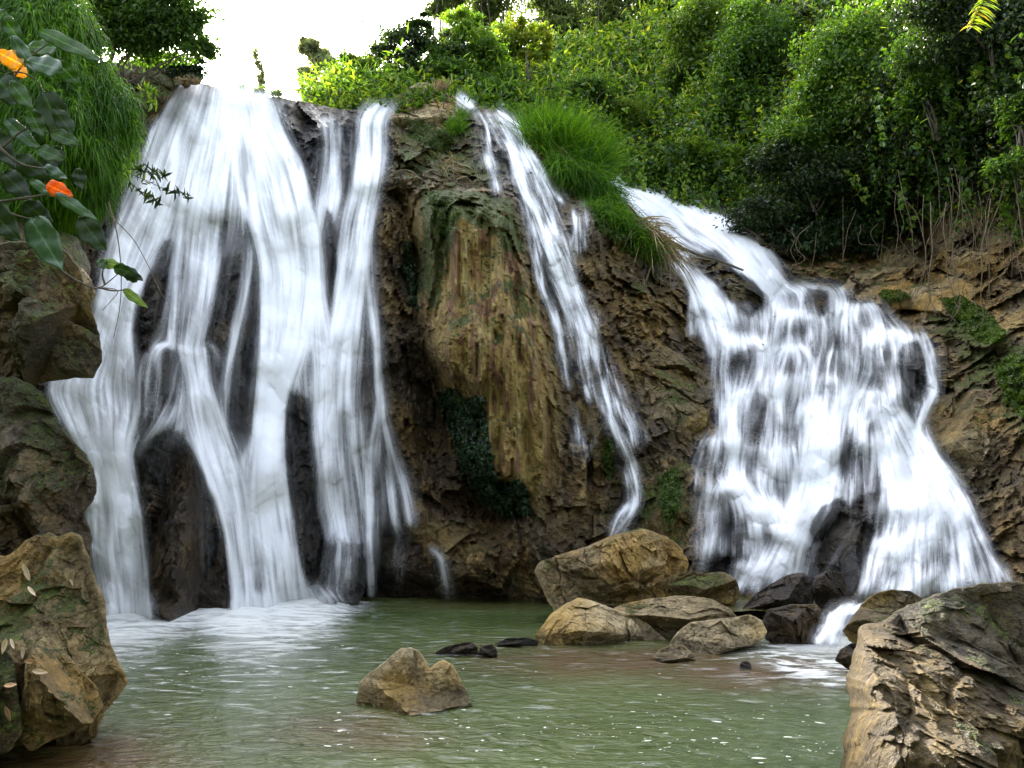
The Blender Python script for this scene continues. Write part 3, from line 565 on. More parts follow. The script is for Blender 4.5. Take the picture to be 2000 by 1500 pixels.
tag(obj('pool_water', np.stack([WXg, WYg, wz], -1), gridfaces(*WXg.shape)[:, ::-1], M['pool'], attrs=dict(shallow=sh)), kind='structure')
# upper pool behind the boulders
ux, uy = np.meshgrid(np.linspace(2.5, 8, 60), np.linspace(10.9, 13.2, 40))
tag(obj('stream', np.stack([ux, uy, .30 + .02 * vnoise(np.stack([ux * 3, uy * 3, ux * 0], -1), 3)], -1), gridfaces(*ux.shape)[:, ::-1], M['pool'], attrs=dict(shallow=np.full(ux.shape, .6))), kind='structure')

# ------------------------------------------------------------------ white water: soft strands laid down along the flow, on the rock
rng = np.random.RandomState(5)
def blur(a, s):
    if s <= 0: return a
    r = int(3 * s) + 1; k = np.exp(-.5 * (np.arange(-r, r + 1) / s) ** 2); k /= k.sum()
    a = np.apply_along_axis(lambda m: np.convolve(m, k, 'same'), 0, a)
    return np.apply_along_axis(lambda m: np.convolve(m, k, 'same'), 1, a)
def crv(pts, s):                   # Catmull-Rom-like smooth polyline, s in 0..1
    a = np.array(pts, float); n = len(a)
    c = np.r_[0, np.cumsum(np.hypot(*np.diff(a, axis=0).T))]; c /= c[-1]
    m = np.gradient(a, c, axis=0)
    i = np.clip(np.searchsorted(c, s) - 1, 0, n - 2); h = (c[i + 1] - c[i])[..., None]; t = ((s - c[i]) / (c[i + 1] - c[i]))[..., None]
    return (2*t**3-3*t**2+1)*a[i] + (t**3-2*t**2+t)*h*m[i] + (-2*t**3+3*t**2)*a[i+1] + (t**3-t**2)*h*m[i+1]
def bare(lst):                     # rock that stands clear of the water
    def fn(X, Y):
        m = np.ones_like(X)
        for k, v in lst:
            q = OUTL[k]; x0, y0 = np.min(q, 0) - 20; x1, y1 = np.max(q, 0) + 20
            b = (X > x0) & (X < x1) & (Y > y0) & (Y < y1); t = np.zeros_like(X); t[b] = sstep(-5, 9, sdf(X[b], Y[b], q) + 5 * vnoise(np.stack([X[b] * .05, Y[b] * .02, 0 * X[b]], -1), k))
            m *= 1 - (1 - v) * t
        return m
    return fn
class Fall:
    CELL = 2.
    def __init__(s, x0, y0, x1, y1):
        s.x0, s.y0 = x0, y0; s.nx, s.ny = int((x1 - x0) / s.CELL) + 1, int((y1 - y0) / s.CELL) + 1
        s.g = [np.zeros((s.ny, s.nx)) for _ in range(5)]
    def put(s, x, y, a, cls):
        j = np.round((x - s.x0) / s.CELL).astype(int); i = np.round((y - s.y0) / s.CELL).astype(int)
        ok = (i >= 0) & (i < s.ny) & (j >= 0) & (j < s.nx)
        np.add.at(s.g[cls], (i[ok], j[ok]), a[ok])
        if len(x) > 2:
            dx, dy = np.gradient(x), np.gradient(y); l_ = np.hypot(dx, dy) + 1e-6
            np.add.at(s.g[3], (i[ok], j[ok]), (a * dx / l_)[ok]); np.add.at(s.g[4], (i[ok], j[ok]), (a * dy / l_)[ok])
    def lic(s, seed, half=30):
        # silky streaks: random grain smeared along the direction of flow
        vx, vy = blur(s.g[3], 3.5), blur(s.g[4], 3.5) + 1e-4; l_ = np.hypot(vx, vy) + 1e-9; vx, vy = vx / l_, vy / l_
        rr = np.random.RandomState(seed); out = 0
        for sg, wt in ((0, 1.), (1.1, 1.1), (2.6, .9)):
            nz = rr.randn(s.ny, s.nx); nz = blur(nz, sg); nz /= nz.std()
            acc = np.zeros_like(nz); wsum = 0
            I, J = np.mgrid[0:s.ny, 0:s.nx].astype(float)
            for sgn in (1, -1):
                y, x = I.copy(), J.copy()
                for q in range(half):
                    ii = np.clip(y, 0, s.ny - 1.01); jj = np.clip(x, 0, s.nx - 1.01); i0, j0 = ii.astype(int), jj.astype(int); fy, fx = ii - i0, jj - j0
                    w_ = .5 + .5 * math.cos(math.pi * q / half); wsum += w_
                    acc += w_ * ((nz[i0, j0] * (1 - fx) + nz[i0, j0 + 1] * fx) * (1 - fy) + (nz[i0 + 1, j0] * (1 - fx) + nz[i0 + 1, j0 + 1] * fx) * fy)
                    y = y + sgn * vy[i0, j0]; x = x + sgn * vx[i0, j0]
            out = out + wt * acc / acc.std()
        return out / out.std()
    def sheet(s, L, R, n, a=1., u=0, wob=1.5, s0=.25, s1=.55, mix=(.5, .35, .15), gap=.5, full=.25):
        """n strands between the left and right edges; u>0 pushes them to the edges; gap = how streaky"""
        L, R = np.array(L, float), np.array(R, float)
        length = max(np.hypot(*np.diff(L, axis=0).T).sum(), np.hypot(*np.diff(R, axis=0).T).sum())
        K = int(length / 1.3) + 8
        t = rng.rand(n)
        if u > 0: t = np.where(rng.rand(n) < u, rng.beta(.5, .5, n), t)
        elif u < 0: t = np.clip(.5 + .2 * rng.randn(n), 0, 1)
        st = np.where(rng.rand(n) < full, 0, rng.rand(n) ** 1.5 * s0 * 2.2); en = np.where(rng.rand(n) < full, 1, 1 - rng.rand(n) ** 1.5 * (1 - s1) * 1.3)
        en = np.maximum(en, st + .15)
        sd = rng.randint(1, 9999)
        amp = a * np.exp(.9 * rng.randn(n) - .4)
        cls = rng.choice(3, n, p=mix)
        base = np.linspace(0, 1, K)
        for k in range(n):
            sv = np.clip(st[k] + base * (en[k] - st[k]), 0, 1)
            l, r = crv(L, sv), crv(R, sv); W_ = np.hypot(*(r - l).T)
            tt = t[k] + (rng.rand() - .5) * .10 * sv
            p = l + (r - l) * tt[:, None]
            ph = rng.rand(2) * 6.3; f1 = rng.uniform(3, 9)
            p[:, 0] += wob * (np.sin(sv * f1 * 2 + ph[0]) * .6 + np.sin(sv * f1 * 5 + ph[1]) * .35)
            fd = np.clip(base / .18, 0, 1) * np.clip((1 - base) / .22, 0, 1)
            if st[k] == 0: fd = np.clip((1 - base) / .2, 0, 1)
            if en[k] == 1: fd = np.where(base > .5, np.clip(fd * 0 + 1, 0, 1), fd)
            lump = 1 - gap + gap * np.clip(.5 + .9 * np.sin(sv * rng.uniform(4, 16) + rng.rand() * 6.3) + .3 * rng.randn(), 0, 1.6)
            s.put(p[:, 0], p[:, 1], amp[k] * fd * lump * .65 * (en[k] - st[k]), int(cls[k]))
    def line(s, pts, w0, w1, n, a=1., **kw):
        p = np.array(pts, float); d = np.gradient(p, axis=0); d /= np.hypot(*d.T)[:, None] + 1e-6; nn = np.stack([d[:, 1], -d[:, 0]], -1)
        w_ = np.linspace(w0, w1, len(p))[:, None] / 2
        s.sheet(p - nn * w_, p + nn * w_, n, a, **kw)
    def dome(s, x, y, w_, h, n, a=1., u=.5, **kw):
        L = [(x - .35 * w_, y - 2), (x - .60 * w_, y + .06 * h), (x - .78 * w_, y + .28 * h), (x - .86 * w_, y + .6 * h), (x - .9 * w_, y + 1.1 * h)]
        R = [(x + .35 * w_, y - 2), (x + .60 * w_, y + .06 * h), (x + .78 * w_, y + .28 * h), (x + .86 * w_, y + .6 * h), (x + .9 * w_, y + 1.1 * h)]
        s.sheet(L, R, n, a, u, s0=.1, s1=.6, **kw)
    def total(s, lvl, con, lic, seed, k=(1.4, 2.3, 3.2)):
        g = [blur(s.g[0], .75), blur(s.g[1], 1.9), blur(s.g[2], 5.)]
        tot = k[0] * g[0] + k[1] * g[1] + k[2] * g[2]
        sm = blur(tot, 4.) + .02; nrm = lvl / np.percentile(sm[sm > .08], 70)
        L_ = np.clip(s.lic(seed, lic), -2.2, 2.4)
        tot = nrm * (.45 * sm + .55 * blur(tot, .6)) * np.clip(tot / sm, 0, 1) ** .5 * np.exp(con * L_ - .2)
        return tot
    def build(s, name, label, group=None, off=.05, thick=.25, k=(1.4, 2.3, 3.2), soft=3., lvl=1.5, maxd=.965, con=.6, lic=34, mod=None):
        tot = s.total(lvl, con, lic, len(label), k)
        X, Y = np.meshgrid(s.x0 + s.CELL * np.arange(s.nx), s.y0 + s.CELL * np.arange(s.ny))
        if mod is not None: tot = tot * mod(X, Y)
        d = maxd * (1 - np.exp(-tot))
        Zs = zb(X, Y, ZS)
        Dp = Zs - off - thick * blur(d, soft)
        keep = d > .012
        V = P(X, Y, Dp)
        faces = gridfaces(s.ny, s.nx, keep=keep)
        used = np.zeros(s.ny * s.nx, bool); used[faces.ravel()] = True
        idx = np.cumsum(used) - 1
        o = obj(name, V.reshape(-1, 3)[used], idx[faces], M['water'], attrs=dict(dens=d.ravel()[used]))
        tag(o, label, 'waterfall', group)
        return o
# smoothed buffer: the water bridges hollows, so take the nearest rock round about first
ZS = ZB.copy()
for _ in range(3):
    ZS = np.minimum.reduce([ZS, np.roll(ZS, 1, 1), np.roll(ZS, -1, 1), np.roll(ZS, 1, 0), np.roll(ZS, -1, 0)])
ZS = .2 * ZS + .8 * blur(np.pad(ZS, 12, 'edge'), 3.2)[12:-12, 12:-12]

f = Fall(60, 140, 700, 1230)
Lf = ([(345,165),(298,260),(258,380),(218,470),(190,600),(150,700),(100,752),(128,830),(165,900),(172,1050),(205,1208)], [(400,166),(380,260),(350,380),(318,470),(268,575),(256,650),(262,720),(268,800),(250,880),(278,1000),(290,1205)])
f.sheet(*Lf, 620, .62, wob=2.5)
f.sheet(Lf[0][3:], [(330,462),(262,580),(252,655),(262,720),(266,800),(246,880),(262,1000),(270,1205)], 300, .7)
f.dome(195, 845, 62, 130, 90, .7, u=.2); f.sheet([(150,860),(165,930),(172,1050),(200,1205)], [(235,870),(262,960),(276,1060),(285,1205)], 260, .8)
f.sheet([(372,168),(330,240),(300,320),(275,400),(250,460)], [(470,168),(440,260),(420,340),(395,420),(370,470)], 230, .5, wob=3, gap=.8)
f.sheet([(400,168),(378,260),(356,350),(340,470),(330,600),(326,680)], [(480,170),(462,260),(440,350),(428,450),(418,560),(392,690)], 430, .75, wob=2)
f.sheet([(425,168),(420,260),(415,350),(410,430)], [(520,186),(520,260),(510,340),(500,430)], 330, .8, wob=2)
f.sheet([(425,170),(440,260),(455,340),(482,430),(508,520),(510,640),(507,740),(499,840),(496,920),(492,1000),(506,1100),(516,1198)], [(522,188),(548,260),(582,330),(602,400),(613,500),(612,600),(598,680),(562,760),(552,850),(562,950),(580,1060),(598,1195)], 760, .72, wob=2)
f.sheet([(490,430),(512,520),(512,640),(508,740),(500,840),(500,950),(512,1080),(525,1198)], [(560,400),(585,520),(575,640),(556,740),(545,850),(552,950),(570,1060),(590,1195)], 300, .7)
f.sheet([(470,175),(490,250),(520,330),(545,420)], [(524,188),(552,260),(590,340),(608,430)], 200, .7)
f.sheet([(345,675),(366,740),(376,800),(397,900),(428,1000),(448,1100),(460,1208)], [(402,680),(408,740),(434,820),(463,900),(488,980),(494,1080),(500,1205)], 360, .75)
f.sheet([(338,676),(352,720),(356,800),(380,870),(400,950),(425,1040)], [(402,690),(410,760),(440,850),(462,930),(480,1000),(490,1080)], 110, .5, gap=.8)
for (dx, dy, n) in ((-62, 95, 60), (-48, 140, 50), (-30, 170, 40)):
    f.sheet([(330,672),(330+dx*.5,676),(330+dx*.9,676+dy*.4),(330+dx,676+dy)], [(335,670),(330+dx*.25,680),(330+dx*.5,690+dy*.4),(330+dx*.6,680+dy)], n, .38, s1=.3)
f.sheet([(395,672),(415,680),(428,720)], [(400,668),(420,676),(434,712)], 25, .35)
f.sheet([(330,790),(300,820),(272,850),(255,885)], [(350,790),(330,830),(310,850),(275,890)], 70, .35)
f.sheet([(330,690),(335,760),(345,840),(380,900),(400,1000),(420,1100)], [(385,700),(395,790),(420,870),(440,950),(455,1030),(456,1100)], 120, .22, gap=.8)
f.sheet([(478,470),(471,570),(452,650),(438,740),(432,840)], [(500,440),(484,570),(466,650),(448,740),(441,840)], 65, .55)
f.sheet([(440,840),(470,900),(480,960),(478,1030)], [(500,850),(492,900),(492,960),(494,1030)], 60, .45)
f.line([(395,880),(398,960),(396,1050),(400,1140)], 3, 5, 8, .5); f.line([(470,720),(468,800),(470,880)], 2, 3, 5, .5)
f.sheet([(556,330),(598,430),(606,560),(606,650),(612,730),(616,830),(622,930),(628,1000),(640,1060)], [(582,330),(617,430),(628,560),(645,650),(652,720),(650,830),(652,900),(660,970),(692,1058)], 330, .55, gap=.7)
f.sheet([(600,560),(560,640),(560,700),(575,760)], [(630,560),(625,650),(620,720),(618,790)], 120, .4)
f.sheet([(638,1060),(628,1110),(625,1165)], [(700,1058),(705,1110),(700,1168)], 110, .4)
f.sheet([(300,250),(262,340),(235,400),(225,440)], [(350,230),(330,320),(310,390),(290,450)], 90, .45, wob=5, gap=.9)
f.sheet([(352,165),(325,240),(300,320),(278,400),(262,500)], [(526,188),(556,260),(594,340),(610,420),(616,500)], 420, .5, wob=3, gap=.8, s1=.5)
f.sheet([(330,280),(300,380),(280,450),(262,520)], [(470,280),(480,380),(470,450),(440,540)], 150, .45, wob=3, gap=.8, s1=.4)
f.sheet([(250,420),(200,600),(130,760),(180,920),(200,1200)], [(612,420),(616,600),(612,760),(600,950),(610,1190)], 260, .22, wob=3, gap=.9, s1=.4, full=.1, mix=(.75,.25,0))
f.sheet([(505,820),(470,900),(440,1000),(452,1120)], [(512,820),(500,900),(496,1000),(505,1120)], 120, .4, wob=2, gap=.8, mix=(.7,.3,0))
f.sheet([(350,690),(300,760),(262,860),(255,960)], [(400,700),(390,780),(330,880),(290,960)], 120, .26, wob=3, gap=.9, mix=(.8,.2,0))
# white surge at the foot
f.sheet([(196,1150),(190,1215)], [(300,1160),(300,1216)], 240, .9, mix=(.1,.3,.6)); f.sheet([(455,1160),(440,1218)], [(600,1150),(640,1210)], 380, .9, mix=(.1,.3,.6)); f.sheet([(585,1135),(600,1195)],[(640,1150),(690,1185)],90,.6,mix=(.2,.4,.4))
f.build('waterfall', 'tallest and widest white waterfall, left of the brown stone pillar', off=.09, thick=.14, lvl=2.3, con=.5, mod=bare([(1, .2), (3, .16), (6, .22), (2, .7), (5, .75)]))

f = Fall(590, 190, 900, 1190)
f.sheet([(626,228),(634,300),(624,380),(614,480),(610,560)], [(664,232),(662,300),(656,400),(634,480),(630,560)], 150, .6, wob=2.5, gap=.7)
f.sheet([(735,205),(712,222),(700,245)], [(762,204),(750,225),(746,245)], 110, .8)
f.sheet([(700,232),(696,280),(690,350),(672,430),(658,520),(648,600),(630,700),(626,800),(632,900),(648,1000)], [(746,228),(750,280),(744,350),(728,430),(718,520),(704,600),(692,700),(690,800),(698,900),(712,1000)], 330, .6, wob=3, gap=.75)
f.sheet([(700,235),(698,300),(694,360),(676,430)], [(740,235),(742,300),(736,360),(716,430)], 130, .7, wob=2)
f.line([(704,440),(690,500),(672,570),(660,640),(640,700),(634,790),(640,880),(648,960),(668,1050)], 16, 20, 110, .7, wob=2)
f.line([(640,690),(626,720),(620,790),(622,870)], 10, 14, 40, .6); 
f.sheet([(630,720),(624,800),(622,900),(630,1000),(640,1060)], [(735,640),(730,760),(735,880),(745,1000),(740,1100)], 210, .28, gap=.8)
f.line([(700,470),(722,560),(731,640),(735,700),(741,780),(756,850),(770,900),(786,960),(800,1025)], 8, 8, 60, .75, wob=1.5)
f.line([(712,380),(722,470),(728,560)], 14, 6, 25, .5, wob=2)
f.line([(742,790),(724,880),(720,960),(722,1060),(726,1165)], 12, 11, 75, .7, wob=1.2)
f.line([(757,860),(764,950),(775,1030),(782,1050)], 8, 14, 45, .55); f.line([(775,900),(795,960),(808,1030)], 4, 16, 25, .4)
f.sheet([(772,1040),(768,1100),(766,1160)], [(800,1040),(790,1100),(782,1160)], 25, .3)
f.line([(838,1070),(860,1090),(868,1120),(874,1168)], 6, 8, 40, .65)
f.sheet([(640,1000),(650,1060)], [(700,990),(712,1060)], 90, .5)
f.build('waterfall', 'second narrower waterfall between the tall fall and the brown pillar', off=.08, thick=.12, lvl=1.1, con=.55, mod=bare([(4, .1), (7, .5), (8, .5)]))

f = Fall(890, 170, 1270, 1080)
f.sheet([(925,222),(935,270),(948,330),(962,380)], [(948,222),(955,270),(968,330),(975,370)], 45, .35, gap=.9, wob=2)
f.line([(968,220),(990,262),(1007,310),(1022,360),(1044,410),(1066,470),(1090,530),(1118,590),(1136,650),(1152,700)], 9, 20, 75, .55, wob=2.5)
f.line([(972,220),(1008,248),(1036,295),(1062,350),(1092,392)], 8, 10, 70, .6, wob=2.5)
f.sheet([(940,222),(985,280),(1012,350),(1040,420),(1070,500),(1098,570)], [(985,222),(1040,290),(1070,350),(1090,420),(1120,500),(1140,560)], 260, .34, gap=.9, wob=6)
f.sheet([(1085,500),(1115,590),(1132,650),(1140,740)], [(1108,500),(1140,580),(1166,650),(1186,735)], 130, .6, wob=3, gap=.7)
f.sheet([(1136,720),(1145,760),(1160,800)], [(1188,725),(1198,770),(1205,810)], 55, .5)
f.line([(1176,740),(1190,795),(1206,840),(1222,882),(1236,930),(1242,978),(1222,1012),(1205,1048)], 11, 16, 55, .6, wob=3)
f.sheet([(1225,985),(1200,1015),(1185,1055)], [(1245,985),(1240,1020),(1222,1050)], 55, .5)
f.line([(1190,720),(1216,800),(1236,850),(1240,872)], 22, 10, 45, .4, wob=2)
f.line([(1030,405),(1046,480),(1060,560),(1085,620),(1100,700),(1110,760)], 8, 7, 40, .45, wob=3)
f.sheet([(1120,395),(1122,440),(1108,490)], [(1134,395),(1140,440),(1150,490)], 55, .5, wob=1.5)
f.sheet([(1140,860),(1150,900)], [(1165,850),(1160,900)], 10, .4); f.line([(1110,770),(1125,830),(1135,900)], 4, 5, 15, .4)
f.sheet([(880,183),(890,195),(905,205)], [(888,180),(908,192),(925,205)], 30, .7)
f.build('waterfall', 'thin middle cascade trickling down the rock right of the pillar', off=.07, thick=.08, maxd=.93, lvl=.6, con=.9, lic=16)

f = Fall(1165, 300, 1980, 1200)
f.sheet([(1176,312),(1205,365),(1255,425),(1295,465),(1345,500)], [(1200,325),(1262,368),(1335,402),(1385,440),(1440,470)], 420, .75, wob=3)
f.sheet([(1330,425),(1385,465),(1440,520),(1492,572)], [(1400,418),(1455,452),(1505,512),(1548,572)], 420, .95, mix=(.3,.4,.3))
f.sheet([(1345,395),(1350,420),(1355,445)], [(1362,392),(1385,420),(1395,445)], 45, .55)
f.sheet([(1308,500),(1350,570),(1374,640),(1386,695)], [(1350,505),(1405,570),(1442,620),(1458,685)], 330, .62, gap=.7, wob=2.5)
f.sheet([(1280,440),(1300,480),(1320,520)], [(1330,460),(1350,500),(1360,530)], 90, .5)
f.sheet([(1470,556),(1560,558),(1665,564)], [(1470,574),(1560,574),(1665,578)], 60, .5, mix=(.1,.4,.5))
for (a, b, c, d_, n) in ((1503,1538,565,622,80), (1548,1594,562,622,95), (1615,1652,565,620,95), (1480,1510,600,640,40)):
    f.sheet([(a, c), (a - 3, d_)], [(b - 6, c), (b + 6, d_)], n, .7)
for k, (x, y, wd, hh, b) in enumerate(DOMES):
    f.dome(x, y - 4, wd, hh, int(wd * 2.0), .6, u=.25, gap=.75, wob=1.2)
    f.sheet([(x - wd * .5, y - 10), (x - wd * .7, y + 6)], [(x + wd * .5, y - 10), (x + wd * .7, y + 8)], int(wd * .5), .45, mix=(.1, .4, .5))
f.sheet([(1500,612),(1480,680),(1440,760),(1420,860),(1410,940)], [(1720,620),(1740,700),(1720,780),(1680,860),(1650,940)], 420, .42, gap=.9, wob=6)
f.sheet([(1640,600),(1690,670),(1730,760),(1760,850)], [(1740,610),(1790,670),(1800,740),(1800,800)], 130, .35, gap=.8)
f.sheet([(1590,760),(1570,860),(1552,960),(1530,1020),(1485,1085),(1438,1148)], [(1650,760),(1645,860),(1640,930),(1625,990),(1588,1050),(1578,1122)], 520, .85, mix=(.35,.4,.25))
f.sheet([(1700,790),(1722,900),(1735,1000),(1712,1090),(1672,1180)], [(1765,800),(1832,890),(1882,960),(1925,1050),(1965,1140)], 640, .75, mix=(.45,.35,.2))
f.sheet([(1740,880),(1760,960),(1740,1060),(1700,1165)], [(1830,900),(1870,980),(1890,1060),(1920,1140)], 260, .55)
f.sheet([(1390,700),(1400,780),(1395,870),(1370,900)], [(1480,720),(1460,800),(1450,880),(1420,940)], 150, .45, gap=.8)
f.sheet([(1425,870),(1430,950),(1440,1010)], [(1465,870),(1465,950),(1475,1010)], 110, .6)
f.sheet([(1490,880),(1480,930),(1485,1005)], [(1560,890),(1570,950),(1560,1010)], 180, .55)
f.sheet([(1400,945),(1385,1030),(1365,1118)], [(1412,950),(1398,1030),(1385,1118)], 40, .5)
f.sheet([(1395,945),(1440,965),(1490,1010),(1520,1060)], [(1410,930),(1470,945),(1520,985),(1560,1040)], 130, .6)
f.sheet([(1410,960),(1450,1010),(1470,1080),(1440,1140)], [(1470,960),(1510,1020),(1520,1080),(1500,1130)], 110, .5, gap=.8)
f.line([(1800,672),(1814,715),(1820,770),(1804,805),(1790,850),(1788,880)], 9, 11, 55, .6)
f.sheet([(1790,830),(1800,900),(1840,960)], [(1800,830),(1830,890),(1880,960)], 60, .5)
f.line([(1690,985),(1660,1040),(1625,1095),(1600,1140)], 5, 9, 22, .5, wob=3)
f.sheet([(1440,1100),(1425,1155)], [(1590,1085),(1570,1140)], 140, .8, mix=(.2,.4,.4)); f.sheet([(1690,1120),(1665,1185)], [(1960,1100),(1985,1150)], 220, .7, mix=(.2,.4,.4))
def steps(X, Y):                   # white crowns where water rolls over a step, thin veils below them where the rock shows
    m = np.ones_like(X)
    for (x, y, wd, hh, b) in DOMES:
        u = (X - x) / wd; v = (Y - y + 6 * u * u) / hh
        m = m + 1.1 * np.exp(-u * u * 1.6) * np.exp(-((v - .0) / .16) ** 2) * (v > -.35)
        m = m - .75 * np.exp(-(u / .5) ** 2) * np.exp(-((v - .55) / .26) ** 2)
    for (x, y, rx, ry, k_) in ((1478,790,26,32,.8),(1475,860,24,60,.85),(1548,845,22,40,.6),(1650,870,28,80,.9),(1695,920,30,60,.7),(1735,700,16,30,.6),(1620,765,20,34,.7),(1545,725,26,28,.6),(1440,700,24,24,.6),(1395,880,30,50,.6),(1825,1040,40,70,.45),(1640,700,14,40,.7),(1760,790,34,50,.6),(1350,555,20,40,.3),(1310,450,26,14,.4)):
        m = m * (1 - k_ * ell(X, Y, x, y, rx, ry))
    return np.clip(m, .08, 3) * bare([(36, .06), (37, .12), (35, .1), (34, .1), (33, .08)])(X, Y)
f.build('waterfall', 'wide stepped cascade tumbling down the right side of the cliff', off=.09, thick=.12, lvl=1.9, lic=20, con=.55, mod=steps)

# the small spill into the pool, leaning on its own step of rock
f = Fall(1570, 1165, 1720, 1275)
f.sheet([(1640,1182),(1618,1205),(1606,1235),(1586,1258)], [(1700,1176),(1668,1196),(1648,1225),(1640,1262)], 260, .7, mix=(.45,.4,.15))
d = .96 * (1 - np.exp(-f.total(1.3, .65, 9, 3)))
X, Y = np.meshgrid(f.x0 + 2. * np.arange(f.nx), f.y0 + 2. * np.arange(f.ny))
Yd = np.interp(Y, [1165, 1185, 1200, 1258, 1275], [11.2, 10.3, 9.75, 9.35, 9.3]) - .15 * blur(d, 3)
tag(obj('waterfall', P(X, Y, Yd), gridfaces(f.ny, f.nx, keep=d > .012), M['water'], attrs=dict(dens=d)), 'little white spill between brown boulders into the pool', 'waterfall')

# ------------------------------------------------------------------ foam on the pool
FX = np.linspace(-7, 6.5, 700); FYv = np.concatenate([[3.6], 3.6 + np.cumsum(np.linspace(.014, .032, 480))]); FYv = FYv[FYv < 14.6]
FXg, FYg = np.meshgrid(FX, FYv)
fpx, fpy = proj(np.stack([FXg, FYg, 0 * FXg], -1))
qs = np.stack([FXg * 1.2, FYg * 2.2, 0 * FXg], -1); qs = qs + .5 * np.stack([vnoise(qs * .8, 3), vnoise(qs * .8, 4), 0 * FXg], -1)
st1 = fbm(qs * 1.6, 5, 5, .6); st2 = fbm(qs * np.array([2.5, 5, 1]), 4, 15, .6)
bl = np.interp(fpx, [190, 300, 450, 520, 640, 740, 880], [1206, 1208, 1208, 1196, 1182, 1166, 1166])
along = sstep(175, 215, fpx) * sstep(760, 640, fpx)
dd = np.clip(fpy - bl, -14, 999)
pw_ = np.interp(fpx, [200, 300, 380, 440, 520, 600, 700, 760], [26, 16, 9, 22, 26, 22, 7, 4])
fo = along * np.exp(-np.clip(dd, 0, 999) / (pw_ * 1.25)) * 7.
fo = fo * (.25 + 1.2 * sstep(-.5, .75, .6 * st2 + .6 * st1))
fo = fo + along * .45 * np.exp(-dd / 60.) * sstep(-.1, .8, st1)
fo = fo + .55 * sstep(.15, 1., st2) * ell(fpx, fpy, 420, 1290, 420, 110)  # pale streaks stand in for ripple reflections as well as thin foam
fo = fo + .22 * sstep(.35, 1., st2) * sstep(1205, 1260, fpy)
rif = [(1500,1258),(1640,1245),(1680,1270),(1670,1340),(1620,1345),(1540,1318),(1440,1300),(1420,1275)]
fo = fo + sstep(-30, 25, sdf(fpx, fpy, rif)) * (.05 + 1.3 * sstep(-.1, .9, st1 + .5 * st2)) + 1.6 * ell(fpx, fpy, 1610, 1262, 62, 14)
fo = fo + .5 * ell(fpx, fpy, 1600, 1320, 140, 30) * sstep(0, .8, st2)
fo = fo * (fpy > bl - 12)
dn = .96 * (1 - np.exp(-np.clip(fo, 0, 9)))
wzf = .016 * vnoise(np.stack([FXg * .9, FYg * 1.3, 0 * FXg], -1) * 1.3, 7)
hz = .022 + wzf * .9 + .16 * blur(dn ** 2, 3.) * along * np.exp(-dd / 22.)
tag(obj('foam', np.stack([FXg, FYg, hz], -1), gridfaces(*FXg.shape, keep=dn > .02)[:, ::-1], M['foam'], attrs=dict(dens=dn)), 'white foam, froth and painted ripple glints on the green pool', 'foam', kind='stuff')
Vs, Fs = [], []; cnt = 0
zones = [(1400,1420,260,60,230,1.), (1150,1450,300,40,160,1.), (450,1330,230,60,110,1.1), (750,1440,220,35,90,1.2), (1280,1262,160,22,140,.5), (960,1220,140,20,60,.5), (620,1250,200,40,60,.8), (1000,1330,300,40,70,.8), (1500,1480,150,25,90,1.)]
for (cx, cy, rx, ry, n, sz) in zones:
    for _ in range(int(n * .5)):
        px, py = cx + rx * rng.randn() * .6, cy + ry * rng.randn() * .6
        if py < 1195 or py > 1530: continue
        c = P(px, py, WY(py)); r = sz * .0038 * math.exp(min(1.5, .7 * rng.randn())); el = rng.uniform(1, 2.4); th = rng.uniform(-.5, .5)
        a = np.arange(7) / 7 * 2 * math.pi; rr = r * (1 + .3 * rng.randn(7))
        x, y = rr * np.cos(a) * el, rr * np.sin(a)
        Vs.append(np.stack([c[0] + x * math.cos(th) - y * math.sin(th), c[1] + x * math.sin(th) + y * math.cos(th), np.full(7, .028 + .004)], -1)); Fs.append(np.arange(7) + cnt); cnt += 7
fm = N('foam_fleck'); fm = fm.done(fm.n('BsdfPrincipled', i_Base_Color=(.55, .56, .48), i_Roughness=.7))
tag(obj('foam_flecks', np.concatenate(Vs), np.array(Fs), fm), 'small white foam flecks scattered over the pool', 'foam', kind='stuff')

# ------------------------------------------------------------------ plants
def unit(v): return v / (np.linalg.norm(v, axis=-1, keepdims=True) + 1e-9)
def leafset(Cn, out, size, rg, asp=.5, droop=.35, fold=.25, spread=.9, flat=.6):
    n = len(Cn); size = np.broadcast_to(size, n)[:, None]
    d = unit(out * .55 + spread * rg.randn(n, 3) * .6 + np.array([0, 0, -droop]))
    nr = unit(np.array([0, 0, flat]) + out * .5 + .45 * rg.randn(n, 3)); nr = unit(nr - d * (nr * d).sum(-1, keepdims=True)); s = np.cross(d, nr)
    w_ = size * asp * .5
    b = Cn - d * size * .5
    V = np.stack([b, b + d * size * .33 + s * w_ + nr * w_ * fold, b + d * size * .70 + s * w_ * .72 + nr * w_ * fold * .6, b + d * size - nr * size * .12,
                  b + d * size * .70 - s * w_ * .72 + nr * w_ * fold * .6, b + d * size * .33 - s * w_ + nr * w_ * fold], 1)
    i = np.arange(n)[:, None] * 6
    Fc = np.concatenate([i + np.array([0, 3, 2, 1]), i + np.array([0, 5, 4, 3])])
    return V.reshape(-1, 3), Fc
